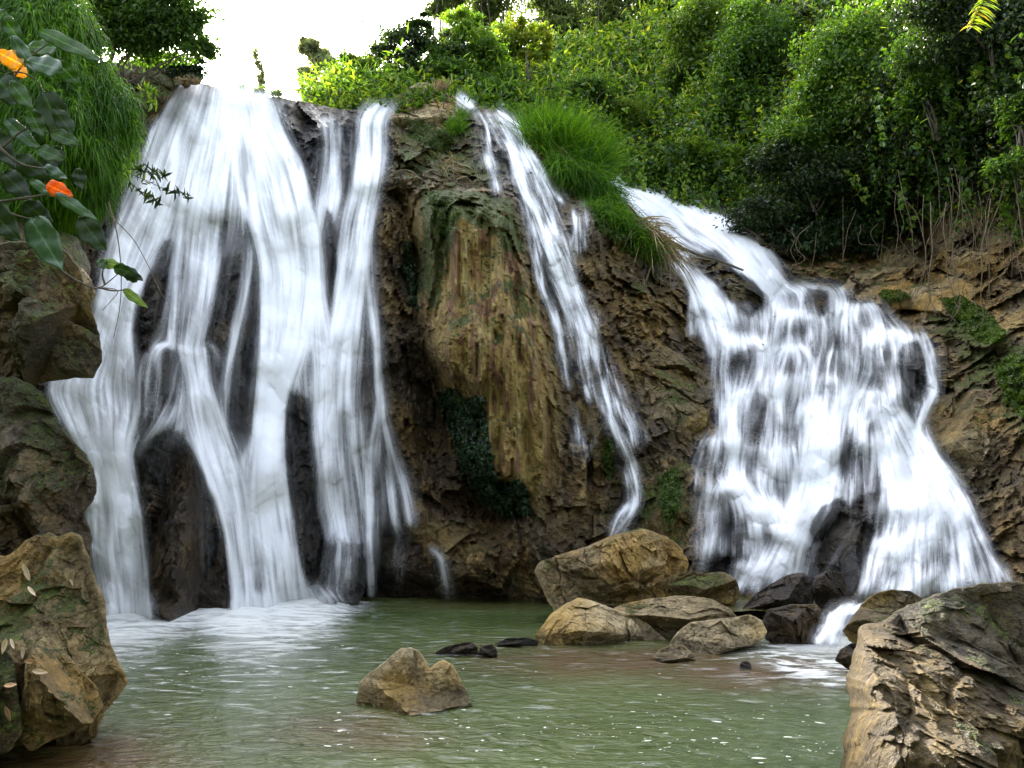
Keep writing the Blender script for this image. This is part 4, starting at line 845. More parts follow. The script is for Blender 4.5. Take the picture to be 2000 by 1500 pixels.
def bladeset(B, d, length, width, rg, bend=.6, seg=4):
    """grass blades: root B, starting direction d, bending down"""
    n = len(B); L = np.broadcast_to(length, n); W_ = np.broadcast_to(width, n)
    t = np.linspace(0, 1, seg)
    g = np.array([0, 0, -1.])
    pts = B[:, None] + d[:, None] * (L[:, None] * t)[..., None] + g * (np.broadcast_to(bend, n)[:, None] * L[:, None] * t ** 2.2)[..., None]
    s = unit(np.cross(d, rg.randn(n, 3)))
    wd = W_[:, None] * np.array([.6, 1, .75, .08] if seg == 4 else np.linspace(1, .1, seg))
    a = pts + s[:, None] * wd[..., None] * .5; b = pts - s[:, None] * wd[..., None] * .5
    V = np.stack([a, b], 2).reshape(-1, 3)
    i = np.arange(n)[:, None] * seg * 2
    Fc = np.concatenate([i + np.array([2 * k, 2 * k + 1, 2 * k + 3, 2 * k + 2]) for k in range(seg - 1)])
    return V, Fc, seg * 2
def tube(pts, rad, sides=7):
    pts = np.array(pts, float); n = len(pts); rad = np.broadcast_to(rad, n)
    T = unit(np.gradient(pts, axis=0)); a = unit(np.cross(T, np.array([.31, .9, .2]))); b = np.cross(T, a)
    th = np.arange(sides) / sides * 2 * math.pi
    V = pts[:, None] + rad[:, None, None] * (np.cos(th)[None, :, None] * a[:, None] + np.sin(th)[None, :, None] * b[:, None])
    Fc = gridfaces(n, sides, True)
    return V.reshape(-1, 3), Fc
def merge(parts):
    V, Fc, k = [], [], 0
    for v, f in parts: V.append(v); Fc.append(f + k); k += len(v)
    return np.concatenate(V), np.concatenate(Fc)
def smoothpath(pts, n=24):
    return crv(np.array(pts, float), np.linspace(0, 1, n))
def crown_points(blobs, Y, n, rg, dep=.8, clump=.28, hollow=.55, nc=None):
    """leaves in clumps through ellipsoids given in photo pixels; returns points, outward directions, a per-clump value"""
    ar = np.array([b[2] * b[3] for b in blobs], float); ar /= ar.sum()
    Ps, O, T = [], [], []
    for (cx, cy, rx, ry), a in zip(blobs, ar):
        m = mpp(Y, cy); c = P(cx, cy, Y); R = np.array([rx * m, .5 * (rx + ry) * m * dep, ry * m])
        k = nc or max(16, int(40 * min(3, (rx * ry) ** .5 * m / 1.5)))
        u = unit(rg.randn(k, 3)); u[:, 2] = np.where(u[:, 2] < -.5, -u[:, 2], u[:, 2])
        cc = u * (hollow + (1 - hollow) * rg.rand(k, 1) ** .6) * (.62 + .8 * rg.rand(k, 1))
        j = rg.randint(0, k, int(n * a) + 1)
        off = rg.randn(len(j), 3) * clump * (.7 + .6 * rg.rand(k, 1)[j]); off[:, 2] *= .6
        q = cc[j] + off
        Ps.append(c + q * R); O.append(unit(q * .6 + off * 1.2 / clump * .5 + np.array([0, -.1, .25]))); T.append(rg.rand(k)[j])
    return np.concatenate(Ps), np.concatenate(O), np.concatenate(T)
def stems(blobs, Y, root, m, rg, r0, k=5):
    parts = []
    b0 = P(*root, Y)
    for q in range(k):
        cx, cy, rx, ry = blobs[q % len(blobs)]
        e = P(cx + rx * rg.uniform(-.6, .6), cy + ry * rg.uniform(-.6, .3), Y + rg.uniform(-.4, .4) * rx * mpp(Y))
        mid = b0 * .5 + e * .5 + rg.randn(3) * .08 * np.linalg.norm(e - b0)
        parts.append(tube(smoothpath([b0 + rg.randn(3) * r0, b0 * .75 + mid * .25 + rg.randn(3) * r0, mid, e], 14), np.linspace(r0 * (1 if q == 0 else .6), r0 * .15, 14)))
    return merge(parts)
def plant(name, label, cat, blobs, Y, n, size, mat, root=None, r0=.1, seed=0, group=None, asp=.5, dep=.8, clump=.28, tints=(.1, .9), narrow=False, hollow=.55, ns=5, droop=.35, spread=.9, nc=None, crown='crown'):
    rg = np.random.RandomState(seed + 100)
    Cn, O, T = crown_points(blobs, Y, n, rg, dep, clump, hollow, nc)
    sz = size * (.55 + .6 * rg.rand(len(Cn))) * (.75 + .75 * ((T * 7.3) % 1.))
    V, Fc = leafset(Cn, O, sz, rg, .17 if narrow else asp, droop, spread=spread)
    t = np.clip(tints[0] + (tints[1] - tints[0]) * (.55 * T + .45 * rg.rand(len(Cn))) + (rg.rand(len(Cn)) < .012) * .5, 0, 1)
    at = dict(tint=np.repeat(t, 6))
    if root is None:
        return tag(obj(name, V, Fc, M[mat], attrs=at, smooth=False), label, cat, group)
    r = tag(empty(name, P(*root, Y)), label, cat, group)
    obj(crown, V, Fc, M[mat], r, at, False)
    sv, sf = stems(blobs, Y, root, 1, rg, r0, ns)
    obj('trunk', sv, sf, M['bark'], r)
    return r

# ---- the hill behind: terrain, with its thick cover of leaves
HILL = RBF([(560,200,24),(650,195,23),(760,190,23),(900,190,24),(1000,210,24),(1000,100,33),(900,110,30),(760,110,30),(620,140,34),(1100,260,24),(1170,300,25.5),(1200,285,27),(1300,305,26.5),(1400,380,24),(1500,430,23),(1600,475,22.6),(1700,430,21.2),
    (1800,400,20),(1950,430,17.5),(2100,430,15.5),(1200,150,32),(1300,50,34),(1400,150,28),(1500,100,27),(1600,250,22.5),(1700,200,20.5),(1800,100,19.5),(1900,200,18),(2000,100,16.5),(2100,0,14.5),(1100,50,40),(1300,-60,40),(1500,-120,32),(1750,-150,24),
    (2000,-200,19),(2200,-100,15),(2200,400,13.5),(1450,300,24.5),(1550,350,23),(1650,330,21.5),(1500,-330,36),(1800,-330,27),(2200,-330,20),(1000,330,21),(1300,420,23.5),(1600,560,22),(1850,560,19.5),(2150,600,15)])
HCR = [(600,205),(640,196),(720,182),(800,165),(900,140),(1000,112),(1100,85),(1200,60),(1290,15),(1380,-90),(1460,-180),(1560,-250),(2260,-260)]  # right end raised out of view to shade the slope
hx = np.arange(600, 2261, 7.); hv = np.linspace(0, 1, 130)
hc = np.interp(hx, *zip(*HCR)); hb_ = np.interp(hx, [600, 900, 1100, 1300, 1500, 1620, 1700, 1850, 2260], [235, 260, 350, 420, 500, 540, 500, 430, 520])
HXg = np.broadcast_to(hx, (130, len(hx))).copy(); HYg = hc[None] + hv[:, None] * (hb_ - hc)[None]
HD = HILL(HXg, HYg); H0 = P(HXg, HYg, HD)
bil = lambda q, s: np.abs(fbm(q, 3, s))
lump = 1.5 * (1 - 1.6 * bil(H0 * .33, 201)) + .6 * (1 - 1.6 * bil(H0 * .9, 202))
HD2 = HD - lump * np.clip(HD / 24, .6, 1.3) * np.clip((1 - hv[:, None]) * 4, .15, 1)
HP = P(HXg, HYg, HD2 + .5)
back = P(hx, hc, HD2[0] + 14.) + np.array([0, 0, -3.])
tag(obj('hillside', np.concatenate([back[None], HP]), gridfaces(131, len(hx)), M['soil']), kind='structure')
HS = P(HXg, HYg, HD2)
du = np.gradient(HS, axis=1); dv = np.gradient(HS, axis=0); HN = unit(np.cross(dv, du)); HN = np.where((HN[..., 1:2] > 0), -HN, HN)
def hill_leaves(name, label, n, size, mat, seed, wfun, asp=.5, narrow=False, off=.35, tints=(0, 1)):
    rg = np.random.RandomState(seed)
    i = rg.rand(n * 3) * 127; j = rg.rand(n * 3) * (len(hx) - 2)
    ii, jj = i.astype(int), j.astype(int)
    x, y = HXg[ii, jj], HYg[ii, jj]
    vis = (y > -70) & (x < 2090)
    cl = fbm(HS[ii, jj] * 1.3, 3, seed)                       # gaps and dense clumps
    ok = vis & (rg.rand(n * 3) < np.clip(wfun(x, y) * (.55 + .9 * cl), 0, 1))
    ii, jj = ii[ok][:n], jj[ok][:n]; cl = cl[ok][:n]
    fi, fj = (i - np.floor(i))[ok][:n, None], (j - np.floor(j))[ok][:n, None]
    p = HS[ii, jj] * (1 - fi) * (1 - fj) + HS[ii + 1, jj] * fi * (1 - fj) + HS[ii, jj + 1] * (1 - fi) * fj + HS[ii + 1, jj + 1] * fi * fj
    nn = HN[ii, jj]; m = len(p)
    p = p + nn * (off * rg.randn(m, 1) + .35 * np.clip(cl, -.5, 1)[:, None])
    V, Fc = leafset(p, nn, size * (.55 + .9 * rg.rand(m)) * np.clip(p[:, 1] / 24, .6, 1.6), rg, .15 if narrow else asp, .3)
    t = np.clip(tints[0] + (tints[1] - tints[0]) * (.5 + .45 * fbm(p * .35, 2, seed + 1) + .30 * rg.randn(m)), 0, 1)
    return tag(obj(name, V, Fc, M[mat], attrs=dict(tint=np.repeat(t, 6)), smooth=False), label, 'undergrowth', kind='stuff')
hill_leaves('undergrowth', 'thick leafy undergrowth covering the hillside', 95000, .15, 'lush', 1, lambda x, y: sstep(1900, 1450, x) * .9 + .12, asp=.6)
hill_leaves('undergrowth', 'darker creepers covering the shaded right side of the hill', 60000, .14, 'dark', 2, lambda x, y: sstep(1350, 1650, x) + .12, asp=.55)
hill_leaves('undergrowth', 'bright yellow green leaves scattered over the hillside', 22000, .14, 'yellowish', 3, lambda x, y: .5 * np.exp(-((x - 1250) / 260) ** 2) + .35 * ell(x, y, 1640, 130, 110, 160) + .3 * ell(x, y, 1500, 420, 120, 60), asp=.45, tints=(.1, .85))
hill_leaves('undergrowth', 'narrow bamboo leaves sticking out of the hillside', 16000, .34, 'lush', 4, lambda x, y: sstep(1650, 1300, x) * .6 + .08, narrow=True, off=.5, tints=(.3, 1.))

rg = np.random.RandomState(909); Ps, Os, Ts = [], [], []
for k in range(420):
    i = rg.randint(10, 120); j = rg.randint(90, len(hx) - 6)
    if HXg[i, j] < 1180 or not -40 < HYg[i, j] < 420: continue
    p0 = HS[i, j] + HN[i, j] * .35 + np.array([0, -.3, .3]); m = rg.randint(26, 60); ln = rg.uniform(.7, 2.6)
    t_ = np.sort(rg.rand(m)); dr = rg.randn() * .25
    q = p0 + np.stack([dr * t_ + .09 * rg.randn(m) * (1.2 - t_), -.5 * np.sqrt(t_) + .09 * rg.randn(m), -ln * t_ ** 1.2 + .05 * rg.randn(m)], -1)
    Ps.append(q); Os.append(np.tile([0, -.7, .1], (m, 1))); Ts.append(np.clip(rg.uniform(0, .75) + .2 * rg.randn(m), 0, 1))
Pn = np.concatenate(Ps); V, Fc = leafset(Pn, np.concatenate(Os), .17 * (.5 + .9 * rg.rand(len(Pn))), rg, .62, .7)
tag(obj('undergrowth', V, Fc, M['lush'], attrs=dict(tint=np.repeat(np.concatenate(Ts), 6)), smooth=False), 'strings of creepers hanging down over the hillside', 'undergrowth', kind='stuff')
# ---- trees and shrubs one can tell apart
plant('tree', 'pale hazy tree standing alone against the white sky', 'tree', [(612,118,26,34),(635,140,28,32),(600,150,18,24),(655,165,20,20),(605,95,14,20)], 34, 6500, .2, 'hazetint', (622,192), .14, 1, clump=.22)
plant('tree', 'large dark rounded tree with trailing creepers on the skyline', 'tree', [(790,85,58,38),(845,105,48,42),(745,115,42,28),(825,58,36,22),(800,130,40,36),(830,165,40,30),(760,160,36,30)], 22.6, 13000, .12, 'dark', (800,212), .16, 2, tints=(.2, 1.), clump=.2)
plant('tree', 'creeper covered tree right of the dark rounded tree', 'tree', [(905,55,34,42),(925,105,45,50),(960,140,36,45),(890,120,30,50)], 23.5, 12000, .13, 'lush', (925,225), .14, 3, tints=(.2, .9), clump=.22)
plant('tree', 'yellow leaved thin tree among the green ones behind the middle cascade', 'tree', [(1012,75,24,40),(1056,78,24,26),(1035,120,26,24),(1062,105,14,18)], 25, 4200, .13, 'yellowish', (1030,225), .07, 4, tints=(.45, 1.), clump=.25)
plant('tree', 'loose brownish green tree behind the yellow leaved one', 'tree', [(985,110,26,50),(1000,160,36,34)], 25.5, 3600, .13, 'yellowish', (990,225), .08, 5, tints=(.1, .7))
plant('shrub', 'bright green bush at the end of the crest below the hazy tree', 'shrub', [(690,150,44,38),(660,180,36,20),(735,165,38,34),(620,188,30,12)], 22.5, 9000, .11, 'yellowish', (700,212), .06, 6, tints=(.15, .8))
plant('shrub', 'dark green bush on the crest left of the bare outcrop', 'shrub', [(720,188,44,22),(765,175,30,26)], 21.8, 5000, .10, 'lush', (735,215), .05, 7, tints=(0, .6))
plant('shrub', 'bushy creepers directly behind the bare outcrop', 'shrub', [(870,150,40,38),(930,180,44,28),(985,195,38,22)], 22.3, 9000, .11, 'lush', (920,225), .05, 8, tints=(.05, .75))
def bamboo(label, blobs, Y, n, root, seed):
    rg = np.random.RandomState(seed + 300)
    r = tag(empty('bamboo_clump', P(*root, Y)), label, 'bamboo', 'bamboo on the skyline')
    Cn, O, T = crown_points(blobs, Y, n, rg, .8, .3, .35, 40)
    V, Fc = leafset(Cn, O, .5 * (.5 + rg.rand(len(Cn))), rg, .15, .7)
    obj('foliage', V, Fc, M['hazy'], r, dict(tint=np.repeat(np.clip(.55 * T + .5 * rg.rand(len(Cn)), 0, 1), 6)), False)
    parts = []
    for k in range(9):
        b = blobs[k % len(blobs)]; x = b[0] + rg.uniform(-.9, .9) * b[2]
        parts.append(tube(P(x + np.linspace(rg.uniform(-12, 12), 0, 8) + 6 * np.linspace(0, 1, 8) ** 3 * rg.randn(), np.linspace(root[1], b[1] - b[3] * .8, 8), Y + rg.uniform(-1, 1)), np.linspace(.05, .02, 8), 6))
    v, f_ = merge(parts); obj('culms', v, f_, M['bark'], r)
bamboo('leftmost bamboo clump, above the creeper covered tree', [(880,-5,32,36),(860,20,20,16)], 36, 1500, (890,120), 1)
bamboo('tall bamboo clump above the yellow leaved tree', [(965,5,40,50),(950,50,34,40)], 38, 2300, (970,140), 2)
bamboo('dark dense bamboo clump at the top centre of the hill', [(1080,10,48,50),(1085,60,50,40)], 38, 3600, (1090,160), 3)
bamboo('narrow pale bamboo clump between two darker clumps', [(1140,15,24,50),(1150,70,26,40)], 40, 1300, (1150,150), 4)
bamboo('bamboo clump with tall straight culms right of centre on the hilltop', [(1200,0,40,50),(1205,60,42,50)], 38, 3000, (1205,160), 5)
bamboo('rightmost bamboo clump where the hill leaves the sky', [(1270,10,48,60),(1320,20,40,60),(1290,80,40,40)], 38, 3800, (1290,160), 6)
for k, a in enumerate([
    ('mass of broad leaved creepers in the middle of the hillside', [(1160,190,52,34),(1110,210,36,24)], 25.5, 5400, 0.140, 'lush', (0, .6)),
    ('bright bush of narrow leaves on the hillside right of the tall grass', [(1230,230,48,36),(1200,260,32,24)], 26, 5400, 0.148, 'yellowish', (.2, .9)),
    ('tall bright creeper column rising at the top of the hillside', [(1350,90,44,70),(1385,40,44,50),(1330,160,40,40)], 27, 9750, 0.148, 'yellowish', (.05, .8)),
    ('dense mound of dark creepers left of the hanging crown', [(1480,110,70,80),(1450,220,56,60)], 24.5, 13500, 0.133, 'lush', (0, .55)),
    ('leafy overhanging crown lit along its left edge', [(1660,110,70,70),(1620,190,60,56),(1580,260,56,54),(1680,230,60,70)], 20, 18000, 0.125, 'lush', (.05, .85)),
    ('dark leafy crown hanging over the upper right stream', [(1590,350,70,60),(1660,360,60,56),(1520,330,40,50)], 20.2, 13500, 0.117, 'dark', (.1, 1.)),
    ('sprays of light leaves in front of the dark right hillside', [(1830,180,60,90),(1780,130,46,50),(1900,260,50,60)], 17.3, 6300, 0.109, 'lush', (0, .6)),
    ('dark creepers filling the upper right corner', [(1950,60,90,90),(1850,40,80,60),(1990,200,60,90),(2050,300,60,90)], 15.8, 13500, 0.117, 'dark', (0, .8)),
    ('green leaves hanging at the right edge above the vines', [(1990,240,30,60),(1960,330,40,30)], 15, 2250, 0.101, 'lush', (0, .7)),
    ('bush with hanging dry roots beside the upper right stream', [(1305,318,40,20),(1290,345,30,16)], 24.6, 3900, 0.109, 'yellowish', (.2, .8)),
    ('spiky leafed plant above the upper right stream', [(1420,330,40,36),(1380,300,34,30)], 23.5, 3600, 0.187, 'lush', (.3, 1.)),
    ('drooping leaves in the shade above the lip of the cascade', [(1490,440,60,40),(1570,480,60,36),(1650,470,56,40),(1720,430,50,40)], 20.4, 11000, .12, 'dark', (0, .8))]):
    lb, bl_, Y, n, sz, mt, tn = a
    plant('shrub', lb, 'shrub', bl_, Y, n, sz, mt, (bl_[0][0], bl_[0][1] + bl_[0][3]), .05, 40 + k, tints=tn, narrow=('narrow' in lb or 'spiky' in lb), clump=.3, hollow=.4, group='shrubs on the hillside')
# post of creepers
plant('creeper_column', 'slender leaning stump wrapped in creepers against the white sky', 'creeper', [(500,108,4,14),(504,130,5,16),(509,152,6,14),(512,168,7,8)], 26, 500, .13, 'hazetint', (514,182), .06, 60, clump=.4, nc=8)
# upper left trees
plant('tree', 'dark tree leaning over the top of the tall waterfall', 'tree', [(300,55,60,50),(350,75,46,42),(392,98,30,24),(255,30,60,50),(330,10,70,40),(225,70,50,50),(270,100,50,30),(200,20,60,60),(370,50,30,24)], 13.5, 30000, .075, 'lush', (215,170), .05, 61, tints=(0, .55), clump=.34, nc=42, hollow=.3)
plant('shrub', 'mossy leafy cushion on the rock beside the lip of the tall waterfall', 'shrub', [(330,128,34,16),(375,135,28,18),(290,118,24,12)], 15.8, 2600, .08, 'ivy', None, seed=62, clump=.25, tints=(.2, 1.))
rock('rock_outcrop', 'brown mossy rock at the left lip of the tall waterfall', [(240,120),(275,112),(330,120),(380,128),(402,150),(390,166),(350,160),(330,190),(290,260),(255,260)], 16.2, .6, 'mossrock', 'rock outcrop', None, 89, .2, nf=5)
# ---- left: rock face with a curtain of hanging grass
rock('rock_outcrop', 'high dark rock face behind the curtain of hanging grass', [(-500,-500),(60,-420),(100,-200),(140,0),(190,120),(232,200),(240,280),(225,350),(215,430),(170,470),(-160,480)], 9.6, 1.1, 'soil', 'rock outcrop', None, 90, .02, ctr=(60,180), nf=3, res=.9, pw=2.2)  # top carried up out of view to keep sun off the pool
rg = np.random.RandomState(77)
GP = [(-60,-60),(130,-60),(170,20),(200,75),(235,150),(268,205),(274,262),(262,315),(240,352),(222,395),(195,432),(130,455),(60,470),(-60,480)]
n = 60000; x = rg.uniform(-60, 276, n); y = rg.uniform(-60, 470, n)
sdv = sdf(x, y, GP); ok = sdv > 0; x, y, sdv = x[ok], y[ok], sdv[ok]
q = np.stack([x * .012, y * .006, 0 * x], -1)
dens = .62 + .9 * fbm(q * 1.6, 3, 8); ok = rg.rand(len(x)) < dens; x, y, sdv, q = x[ok], y[ok], sdv[ok], q[ok]
Yg = 9.3 - 1.5 * np.sqrt(np.clip(sdv / 150, 0, 1)) + .25 * fbm(q * 3, 3, 9) - .25 * rg.rand(len(x))
B = P(x - 6, y - 10, Yg); d = unit(np.stack([.55 + .35 * rg.randn(len(x)), -.75 + .3 * rg.randn(len(x)), .15 + .35 * rg.randn(len(x))], -1))
L = rg.uniform(.14, .34, len(x))
V, Fc, per = bladeset(B, d, L, rg.uniform(.009, .02, len(x)), rg, rg.uniform(.7, 1.3, len(x)))
tt = np.clip(.45 + .5 * fbm(q * 2.2, 2, 10) + .22 * rg.randn(len(x)), 0, 1)
tag(obj('hanging_grass', V, Fc, M['grass'], attrs=dict(tint=np.repeat(tt, per)), smooth=False), 'curtain of bright hanging grass covering the left rock face', 'grass', kind='stuff')
# bamboo sprig
def sprig(label, paths, Y, n, size, seed, mat='dark', group=None):
    rg = np.random.RandomState(seed); base = P(*paths[0][0], Y)
    r = tag(empty('leafy_sprig', base), label, 'sprig', group)
    parts, lv = [], []
    for p_ in paths:
        s_ = smoothpath(p_, 16); X = P(s_[:, 0], s_[:, 1], Y + .2 * rg.randn() * np.linspace(0, 1, 16)); parts.append(tube(X, np.linspace(.006, .002, 16), 5))
        lv.append(X[rg.randint(4, 16, n)] + .02 * rg.randn(n, 3))
    v, f_ = merge(parts); obj('stem', v, f_, M['bark'], r)
    Cn = np.concatenate(lv); V, Fc = leafset(Cn, np.tile([.55, -.3, -.1], (len(Cn), 1)), size * (.6 + .8 * rg.rand(len(Cn))), rg, .2, .3)
    obj('leaves', V, Fc, M[mat], r, dict(tint=np.repeat(rg.rand(len(Cn)), 6)), False)
sprig('bamboo sprig with narrow dark leaves hanging before the tall waterfall', [[(230,330),(280,350),(330,372),(372,380)],[(240,340),(270,370),(310,395)],[(250,330),(290,335),(320,345)]], 8.4, 26, .15, 3)
sprig('small bamboo sprig poking out right of the hanging grass', [[(255,150),(280,165),(305,180)],[(260,160),(285,185),(300,205)]], 9.2, 14, .17, 4, 'lush')
# dry twigs
def twig(label, pts, Y, r, cat='twig', name='twig', mat='vine', group=None, jit=0.):
    s_ = smoothpath(pts, 30)
    return tag(obj(name, *tube(P(s_[:, 0], s_[:, 1], np.linspace(Y if np.isscalar(Y) else Y[0], Y if np.isscalar(Y) else Y[1], 30)), np.linspace(r, r * .5, 30), 6), M[mat]), label, cat, group)
twig('thin dry twig hanging straight down before the tall waterfall', [(212,395),(225,440),(236,520),(234,600),(222,660)], 6.6, .006)
twig('bare crooked twig crossing in front of the dark rib', [(215,420),(262,470),(290,520),(320,580),(334,596)], 6.8, .005)
twig('fine dry twig near the lower leafy branch', [(190,560),(230,570),(215,590),(200,606)], 5.6, .004)
twig('long dead branch lying across the top of the right cascade', [(1232,425),(1262,440),(1300,466),(1350,492),(1400,508),(1452,528)], (18.6, 18.0), .05, 'branch', 'dead_branch', 'bark')
twig('dead curved branch rising from the lower grass mound', [(1225,400),(1240,415),(1250,440),(1262,455)], 18.5, .025, 'branch', 'dead_branch', 'bark')
twig('thin dark stick standing on the crest beside the bare outcrop', [(862,238),(866,210),(869,183)], 19.4, .03, 'stick', 'stick', 'bark')
# ---- big leaved branch at left
SP = [(0, (.02, .05, .02)), (1, (.05, .10, .03))]
def bigleaf_mat(name, c, c2, tr, ro):
    a = N(name); p = a.pos(); n_ = a.noise(p, 30, 5, .6); u = a.attr('vein')
    col = a.mix(a.map(n_, .35, .65), c, c2); col = a.mix(a.map(u, .0, .10, .55, 0.), col, tuple(min(1, k * 2.2 + .03) for k in c2))
    s = a.n('BsdfPrincipled', i_Base_Color=col, i_Roughness=ro, i_Normal=a.n('Bump', i_Height=u, i_Distance=.004, i_Strength=.7).outputs[0])
    t = a.n('BsdfTranslucent', i_Color=a.mix(1., col, (1.9, 1.75, .8), 'MULTIPLY')); m = a.n('MixShader'); m.inputs[0].default_value = tr; a.set(m.inputs[1], s); a.set(m.inputs[2], t)
    return a.done(m)
LM = dict(g=bigleaf_mat('big_leaf_green', (.03, .07, .010), (.05, .11, .014), .4, .5), p=bigleaf_mat('big_leaf_glossy', (.05, .10, .045), (.08, .15, .07), .2, .35), d=bigleaf_mat('big_leaf_dark', (.016, .038, .007), (.03, .066, .011), .4, .55),
          o=bigleaf_mat('big_leaf_orange', (.50, .13, .015), (.62, .20, .02), .35, .5), y=bigleaf_mat('big_leaf_yellow', (.42, .26, .02), (.50, .32, .03), .35, .5), l=bigleaf_mat('big_leaf_lime', (.14, .22, .02), (.2, .28, .03), .4, .45))
def bigleaf(root, bx, by, tx, ty, wpx, Y, mat, rg, label=None):
    nl, nw = 15, 9
    s_ = np.linspace(0, 1, nl); t = np.linspace(-1, 1, nw)
    wprof = np.sin(np.pi * np.clip(s_, 0, 1) ** .75) ** .75 * (1 - .15 * s_); wprof[0] = .05; wprof[-1] = .02
    ax = np.array([tx - bx, ty - by], float); Lp = np.hypot(*ax); ax /= Lp; nrm = np.array([-ax[1], ax[0]])
    curl = rg.uniform(-.25, .25); wav = rg.rand() * 6
    px = bx + ax[0] * Lp * s_[:, None] + nrm[0] * wpx * .5 * wprof[:, None] * t[None]; py = by + ax[1] * Lp * s_[:, None] + nrm[1] * wpx * .5 * wprof[:, None] * t[None]
    m = mpp(Y); tilt = rg.uniform(-.35, .35)
    rag = 1 + .06 * np.sin(s_ * 23 + wav)[:, None] * np.abs(t)[None] ** 3
    Yv = Y + m * (wpx * .5 * (tilt * t[None] * wprof[:, None] + .16 * (np.abs(t[None]) ** 1.5) * wprof[:, None] * rg.choice([-1, 1])) + Lp * (curl * s_[:, None] ** 2 - .25 * (s_[:, None] - .5) ** 2) + wpx * .06 * np.sin(s_[:, None] * 15 + wav + t[None] * 2))
    px = bx + (px - bx); V = P(px * 1, py + wpx * .05 * np.sin(s_[:, None] * 17 + wav) * np.abs(t[None]), Yv)
    side = np.abs(((s_[:, None] * 7 + np.abs(t[None]) * -1.6) % 1.) - .5) * 2
    vein = np.minimum(np.abs(t[None]) * 1.2 + 0 * s_[:, None], np.abs(side - 0) * .5 + .04)
    o = obj('leaf', V.reshape(-1, 3), gridfaces(nl, nw), LM[mat], root, dict(vein=vein))
    sm = o.modifiers.new('thickness', 'SOLIDIFY'); sm.thickness = .0006
    if label: o['label'] = label
BLR = [(5,32,48,92,34,'g'),(22,70,72,145,30,'p'),(122,136,50,118,42,'p'),(72,58,202,120,32,'g'),(112,92,48,92,34,'p'),(112,122,158,168,38,'g'),(46,128,-8,100,40,'y'),(52,150,18,120,26,'y'),(-8,150,42,205,60,'d'),(82,178,138,288,62,'d'),(58,215,84,268,38,'g'),
       (8,232,78,292,32,'p'),(98,258,158,282,30,'g'),(122,288,78,345,42,'d'),(25,305,98,352,44,'d'),(84,326,132,350,24,'p'),(90,360,143,384,34,'o'),(58,352,112,386,20,'p'),(108,378,192,432,24,'p'),(45,396,104,436,42,'d'),(58,424,122,528,66,'p'),(154,424,208,492,50,'d'),(4,335,62,392,46,'d'),(142,262,100,205,36,'d'),(-20,250,30,330,50,'d'),(20,160,64,215,36,'g'),(-30,400,40,470,60,'d'),(10,20,-30,80,40,'g'),(150,330,160,372,30,'d'),(70,290,128,312,30,'g')]
rg = np.random.RandomState(12)
br = tag(empty('leafy_branch', P(-40, 260, 3.6)), 'branch of big broad leaves with one orange leaf, at the left edge', 'branch')
parts = []
for p_ in ([(-120,330),(-40,240),(20,160),(60,110),(95,85)], [(-100,330),(0,290),(60,250),(100,262)], [(-120,380),(-20,395),(60,385),(110,380),(160,425)], [(-120,300),(-30,180),(30,140),(75,160),(85,180)], [(-20,395),(30,420),(60,428)], [(0,290),(40,320),(90,330)]):
    s_ = smoothpath(p_, 20); parts.append(tube(P(s_[:, 0], s_[:, 1], 3.6 + .05 * rg.randn()), np.linspace(.009, .003, 20), 7))
v, f_ = merge(parts); obj('stem', v, f_, M['bark'], br)
for a in BLR:
    bigleaf(br, *a[:5], 3.55 + .22 * rg.randn(), a[5], rg, {'o': 'orange leaf', 'y': 'yellow leaf', 'p': 'pale glossy leaf'}.get(a[5]))
b2 = tag(empty('leafy_branch', P(110, 525, 5.2)), 'small low branch with a lime green drooping leaf below the overhanging grass', 'branch')
parts = []
for p_ in ([(112,522),(150,548),(195,562),(215,548),(236,530)], [(195,562),(225,568),(244,566)], [(205,556),(200,535),(205,515)]):
    s_ = smoothpath(p_, 16); parts.append(tube(P(s_[:, 0], s_[:, 1], 5.2), np.linspace(.008, .003, 16), 6))
v, f_ = merge(parts); obj('stem', v, f_, M['bark'], b2)
for a in [(198,512,240,520,22,'l'),(222,522,262,534,26,'g'),(236,524,280,548,26,'d'),(240,564,289,602,20,'l'),(210,520,188,508,22,'g'),(245,530,268,552,22,'g')]:
    bigleaf(b2, *a[:5], 5.2 + .05 * rg.randn(), a[5], rg)
# fern frond hanging at the upper right
fr = tag(empty('fern_frond', P(1915, -10, 12)), 'yellowing fern frond hanging at the top right', 'fern')
s_ = smoothpath([(1935,-30),(1922,0),(1908,25),(1900,52)], 14); X = P(s_[:, 0], s_[:, 1], 12.); obj('stem', *tube(X, np.linspace(.006, .002, 14), 5), M['vine'], fr)
rg = np.random.RandomState(4); Bs = np.repeat(X[1:], 4, 0); V, Fc, per = bladeset(Bs, unit(np.stack([np.tile([-.9, .9, -.6, .8], 13) + .15 * rg.randn(52), -.2 + .1 * rg.randn(52), -.3 + .2 * rg.randn(52)], -1)), rg.uniform(.12, .28, 52), .035, rg, .5)
obj('leaflets', V, Fc, M['yellowish'], fr, dict(tint=np.repeat(rg.uniform(.5, 1, 52), per)), False)
